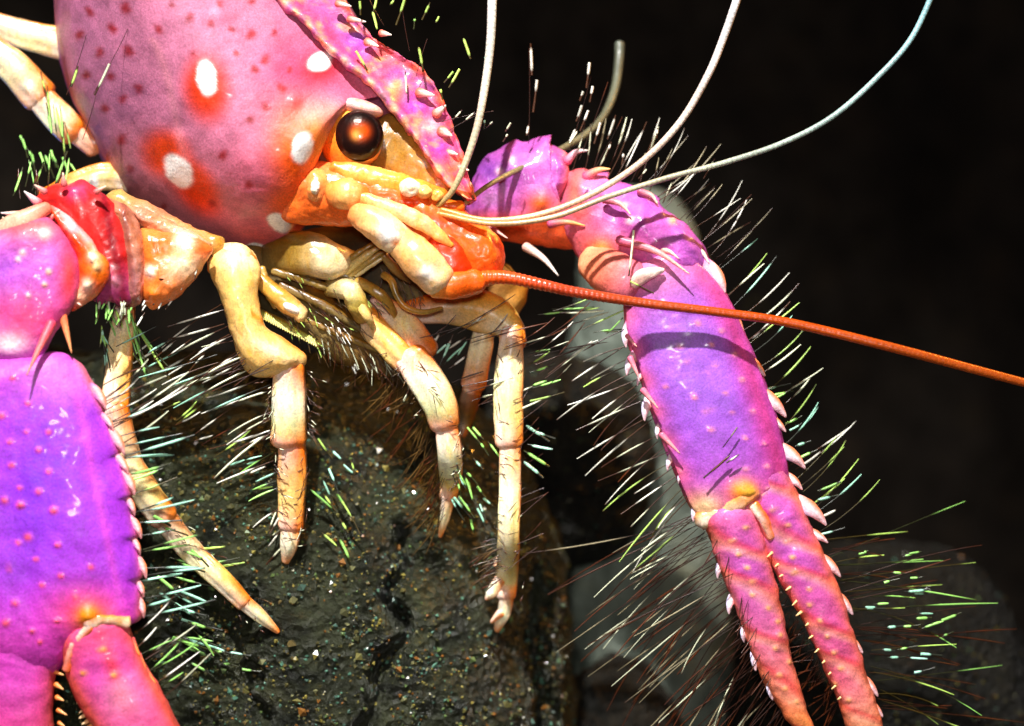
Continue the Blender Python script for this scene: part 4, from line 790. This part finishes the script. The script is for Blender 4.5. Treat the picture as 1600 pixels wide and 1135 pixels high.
l3 = leg([(640, 488, 40, 22, 20, (150, 110, 40)), (710, 480, 40, 32, 26, (190, 140, 60)), (764, 490, 36, 36, 28, (214, 160, 70)), (796, 512, 26, 24, 22, (236, 190, 100)), (802, 536, 20, 20, 18, (240, 200, 120))],
    [("leg_segment", [(800, 520, 10, 21, 18, (238, 200, 120)), (796, 580, 8, 24, 20, (238, 214, 150)), (794, 640, 8, 25, 20, (240, 210, 150)), (796, 690, 10, 22, 18, (240, 214, 150))]),
     ("leg_segment", [(797, 690, 10, 20, 16, (240, 200, 130)), (797, 760, min(14, t3 - 20), 19, 16, (240, 214, 150)), (795, 840, min(16, t3 - 16), 19, 15, (240, 210, 150)), (792, 900, t3 - 12, 19, 14, (244, 220, 170)), (790, 930, t3 - 10, 16, 12, (244, 220, 170))]),
     ("leg_tip", [(792, 930, t3 - 10, 14, 11, (244, 220, 180)), (788, 958, t3 - 4, 11, 9, (246, 226, 190)), (776, 984, t3 + 3, 5, 5, (226, 226, 226))]),
     ("leg_spur", [(782, 905, t3 - 18, 11, 8, (244, 220, 170)), (768, 926, t3 - 16, 9, 7, (248, 230, 200)), (760, 936, t3 - 14, 3, 3, (236, 236, 240))]),
     ("leg_spur", [(784, 868, t3 - 18, 9, 7, (240, 214, 160)), (774, 884, t3 - 18, 5, 5, (240, 210, 150))]),
     ("leg_spur", [(782, 958, t3 - 10, 8, 6, (244, 220, 170)), (768, 972, t3 - 8, 3, 3, (240, 226, 200))])],
    [([(660, 520, 20), (740, 540, 20)], 14, (150, 130), 30, (20, 50), ['cyan', 'white', 'green'], 1.8, 0, 0, 0.1),
     ([(818, 660, 6), (818, 720, 6)], 5, 28, 14, (40, 56), ['green', 'cyan'], 2.8, 0, 0, 0.05),
     ([(780, 845, 6), (776, 905, 10)], 34, 158, 12, (20, 46), ['fuzz', 'brown'], 1.0, -10, 0, 0.3),
     ([(812, 640, -6), (812, 900, 0)], 10, -34, 12, (30, 60), ['brown'], 1.0, 0, 0, 0.9),
     ([(700, 590, 0), (780, 650, 0)], 8, -20, 14, (30, 90), ['white', 'pale', 'brown'], 1.5, 0, 0, 0.4),
     ([(826, 540, 0), (830, 640, 0)], 6, -18, 16, (30, 70), ['lime', 'pale', 'green'], 1.7, -6, 0, 0.15)])
t3b = rockd(722, 680)
leg([(760, 492, 50, 18, 18, (200, 150, 70)), (752, 540, 52, 19, 16, (214, 180, 110)), (740, 600, min(60, t3b), 20, 16, (200, 160, 90))], [("leg_tip", [(738, 606, min(60, t3b), 18, 14, (190, 150, 80)), (728, 650, t3b - 4, 14, 11, (170, 130, 60)), (718, 690, t3b + 4, 5, 5, (150, 110, 40))])])
t4 = rockd(432, 986)
l4 = leg([(180, 640, -70, 26, 22, (206, 170, 100)), (200, 720, -60, 25, 22, (216, 180, 100)), (232, 775, -50, 25, 20, (236, 206, 140)), (256, 806, -40, 23, 19, (240, 210, 140))],
    [("leg_segment", [(250, 800, -40, 22, 18, (238, 206, 130)), (300, 862, -20, 20, 16, (240, 204, 130)), (345, 905, min(0, t4 - 20), 18, 15, (238, 196, 120)), (380, 940, t4 - 14, 15, 13, (240, 200, 120))]),
     ("leg_tip", [(378, 938, t4 - 14, 15, 12, (240, 200, 120)), (406, 962, t4 - 8, 12, 10, (244, 206, 120)), (434, 987, t4 + 2, 4, 4, (250, 190, 90))]),
     ("leg_segment", [(198, 470, -20, 17, 16, (190, 140, 60)), (192, 520, -30, 21, 18, (216, 176, 100)), (186, 580, -44, 22, 18, (220, 180, 110)), (180, 636, -60, 22, 18, (226, 190, 120))])],
    [([(170, 490, -40), (220, 500, -40)], 12, 66, 10, (50, 130), ['green', 'lime'], 2.0, 0, 0, 0.12),
     ([(150, 500, -50), (180, 580, -50)], 12, 70, 24, (24, 60), ['green', 'cyan', 'lime'], 1.9, 0, 0, 0.1),
     ([(235, 515, -50), (330, 560, -40)], 10, 148, 8, (40, 90), ['white', 'white', 'cyan'], 1.7, -4, 0, 0.3),
     ([(330, 560, -40), (400, 580, -40)], 10, 156, 8, (60, 160), ['white', 'cyan', 'pale'], 1.8, -4, 0, 0.4),
     ([(260, 870, -20), (300, 1040, 10)], 10, 24, 12, (40, 76), ['green', 'cyan'], 2.3, 0, 0, 0.05),
     ([(270, 850, -20), (300, 900, -10)], 5, -4, 6, (60, 100), ['lime', 'green'], 2.2, 0, 0, 0.35)])
# rear legs at the upper left
leg([(-30, 30, 120, 22, 18, (230, 200, 130)), (30, 52, 120, 24, 19, (216, 186, 120)), (70, 62, 122, 26, 20, (240, 220, 180)), (120, 76, 130, 26, 20, (206, 170, 90))], [])
leg([(-30, 70, 90, 30, 22, (226, 200, 130)), (20, 105, 90, 29, 22, (220, 190, 110)), (62, 150, 92, 28, 22, (226, 190, 110))], [("leg_segment", [(58, 148, 90, 26, 20, (226, 180, 90)), (90, 182, 92, 27, 21, (240, 214, 160)), (112, 204, 96, 24, 20, (214, 170, 80))]), ("leg_segment", [(112, 196, 100, 26, 20, (206, 170, 80)), (150, 225, 106, 22, 18, (190, 150, 60))])],
    [([(55, 130, 60), (110, 200, 60)], 8, 84, 8, (40, 60), ['lime', 'green'], 1.7, 0, 0, 0.2), ([(20, 210, 60), (110, 260, 60)], 12, 66, 14, (24, 40), ['green'], 2.2, 0, 0, 0.05)],
    bumps=[(42, 135, 8, 2, (255, 250, 240)), (90, 185, 8, 2, (255, 250, 240))])  # whitish bumps paint highlights on this leg
leg([(70, 310, 60, 18, 16, (196, 150, 80)), (120, 288, 60, 22, 18, (200, 160, 90)), (160, 276, 66, 24, 20, (216, 180, 110)), (210, 280, 80, 22, 20, (190, 150, 70))], [], bumps=[(146, 286, 9, 3, (250, 246, 240))])  # whitish bump is a painted highlight

# --- fine hairs standing off the walking legs
for nm, segs in ((l1, [[(426, 580, -50), (428, 680, -36)], [(480, 580, -50), (480, 690, -36)], [(434, 700, -30), (440, 840, -10)], [(480, 700, -20), (470, 850, -10)]]),
                 (l2, [[(650, 560, -40), (700, 650, -30)], [(720, 650, -20), (720, 760, 0)], [(620, 540, -20), (664, 640, -24)]]),
                 (l3, [[(776, 540, -10), (776, 880, 0)], [(818, 540, -10), (814, 930, 0)]]),
                 (l4, [[(270, 810, -50), (420, 965, -10)], [(236, 800, -50), (400, 975, -10)]])):
    fringe(nm, [(sg, 22, (random.choice((40, 130))), 40, (8, 26), ['brown', 'fuzz', 'pale', 'brown'], 0.8, 12, -0.3, 0.5) for sg in segs], name="fine_hairs")
# --- bristles on head and carapace
fringe(LOB, [([(640, 520, -20), (820, 540, -20), (860, 600, -20)], 22, -28, 16, (30, 130), ['brown', 'pale', 'white', 'brown'], 1.2, -6, 0, 0.6),
    ([(488, 690, 10), (540, 720, 10), (486, 760, 14), (545, 790, 20), (496, 850, 24)], 13, 54, 14, (24, 60), ['green', 'cyan', 'lime'], 2.0, 6, 0, 0.1),
    ([(722, 660, 20), (762, 690, 20), (716, 740, 24), (760, 780, 30), (724, 830, 30)], 13, 58, 22, (20, 50), ['green', 'cyan'], 2.0, 6, 0, 0.1),
    ([(250, 640, -20), (400, 760, 0)], 14, -22, 14, (30, 100), ['cyan', 'white', 'lime', 'brown'], 1.7, -4, 0, 0.4),
    ([(280, 990, -20), (380, 1040, 0)], 8, 20, 24, (24, 60), ['green', 'cyan'], 2.0, 6, 0, 0.1),
    ([(830, 480, 10), (960, 520, 0)], 10, -22, 24, (30, 90), ['lime', 'green', 'pale'], 1.6, -4, 0, 0.3)])
m = MB()
for (x0, y0, x1, y1, st, r) in [(122, 104, 112, 136, 'lime', 2.2), (171, 100, 149, 150, 'pale', 2.2), (556, 80, 575, 110, 'lime', 2.2), (654, 74, 662, 110, 'lime', 2.4), (724, 60, 736, 92, 'lime', 2.4), (718, 108, 702, 138, 'lime', 2.2), (708, 112, 694, 130, 'lime', 1.8), (688, 140, 692, 156, 'lime', 2.2), (758, 88, 760, 106, 'cyan', 2), (632, 0, 620, 40, 'lime', 2.6), (588, 0, 584, 20, 'lime', 2.2), (562, 2, 564, 24, 'lime', 2.2), (582, 18, 590, 46, 'lime', 2.2), (672, 4, 660, 32, 'lime', 2.2), (648, 30, 647, 46, 'green', 2.2), (686, 26, 681, 36, 'lime', 1.8), (616, 0, 610, 8, 'lime', 2), (633, 112, 636, 146, 'pale', 1.8), (742, 175, 728, 188, 'pale', 1.6), (722, 172, 708, 188, 'pale', 1.5), (757, 188, 757, 202, 'cyan', 1.8), (798, 192, 790, 206, 'pale', 2), (793, 210, 786, 222, 'pale', 1.8), (902, 205, 890, 225, 'pale', 1.8), (770, 190, 760, 200, 'pale', 1.4)]:
    bristle(m, x0, y0, -66 if x0 > 300 else -90, math.degrees(math.atan2(y1 - y0, x1 - x0)), math.hypot(x1 - x0, y1 - y0), st, r, 4, 0, 0.02)
for (x0, y0, x1, y1) in [(200, 45, 150, 150), (150, 150, 132, 220), (135, 55, 108, 150), (600, 40, 575, 0), (640, 80, 625, 10), (650, 120, 665, 60), (690, 190, 770, 170), (700, 205, 740, 180)]:
    bristle(m, x0, y0, -84 if x0 < 300 else -60, math.degrees(math.atan2(y1 - y0, x1 - x0)), math.hypot(x1 - x0, y1 - y0), 'brown', 0.9, 6, 0.0, 0.95)
o = obj("bristles", m, M_BRISTLE, LOB); o["kind"] = "stuff"
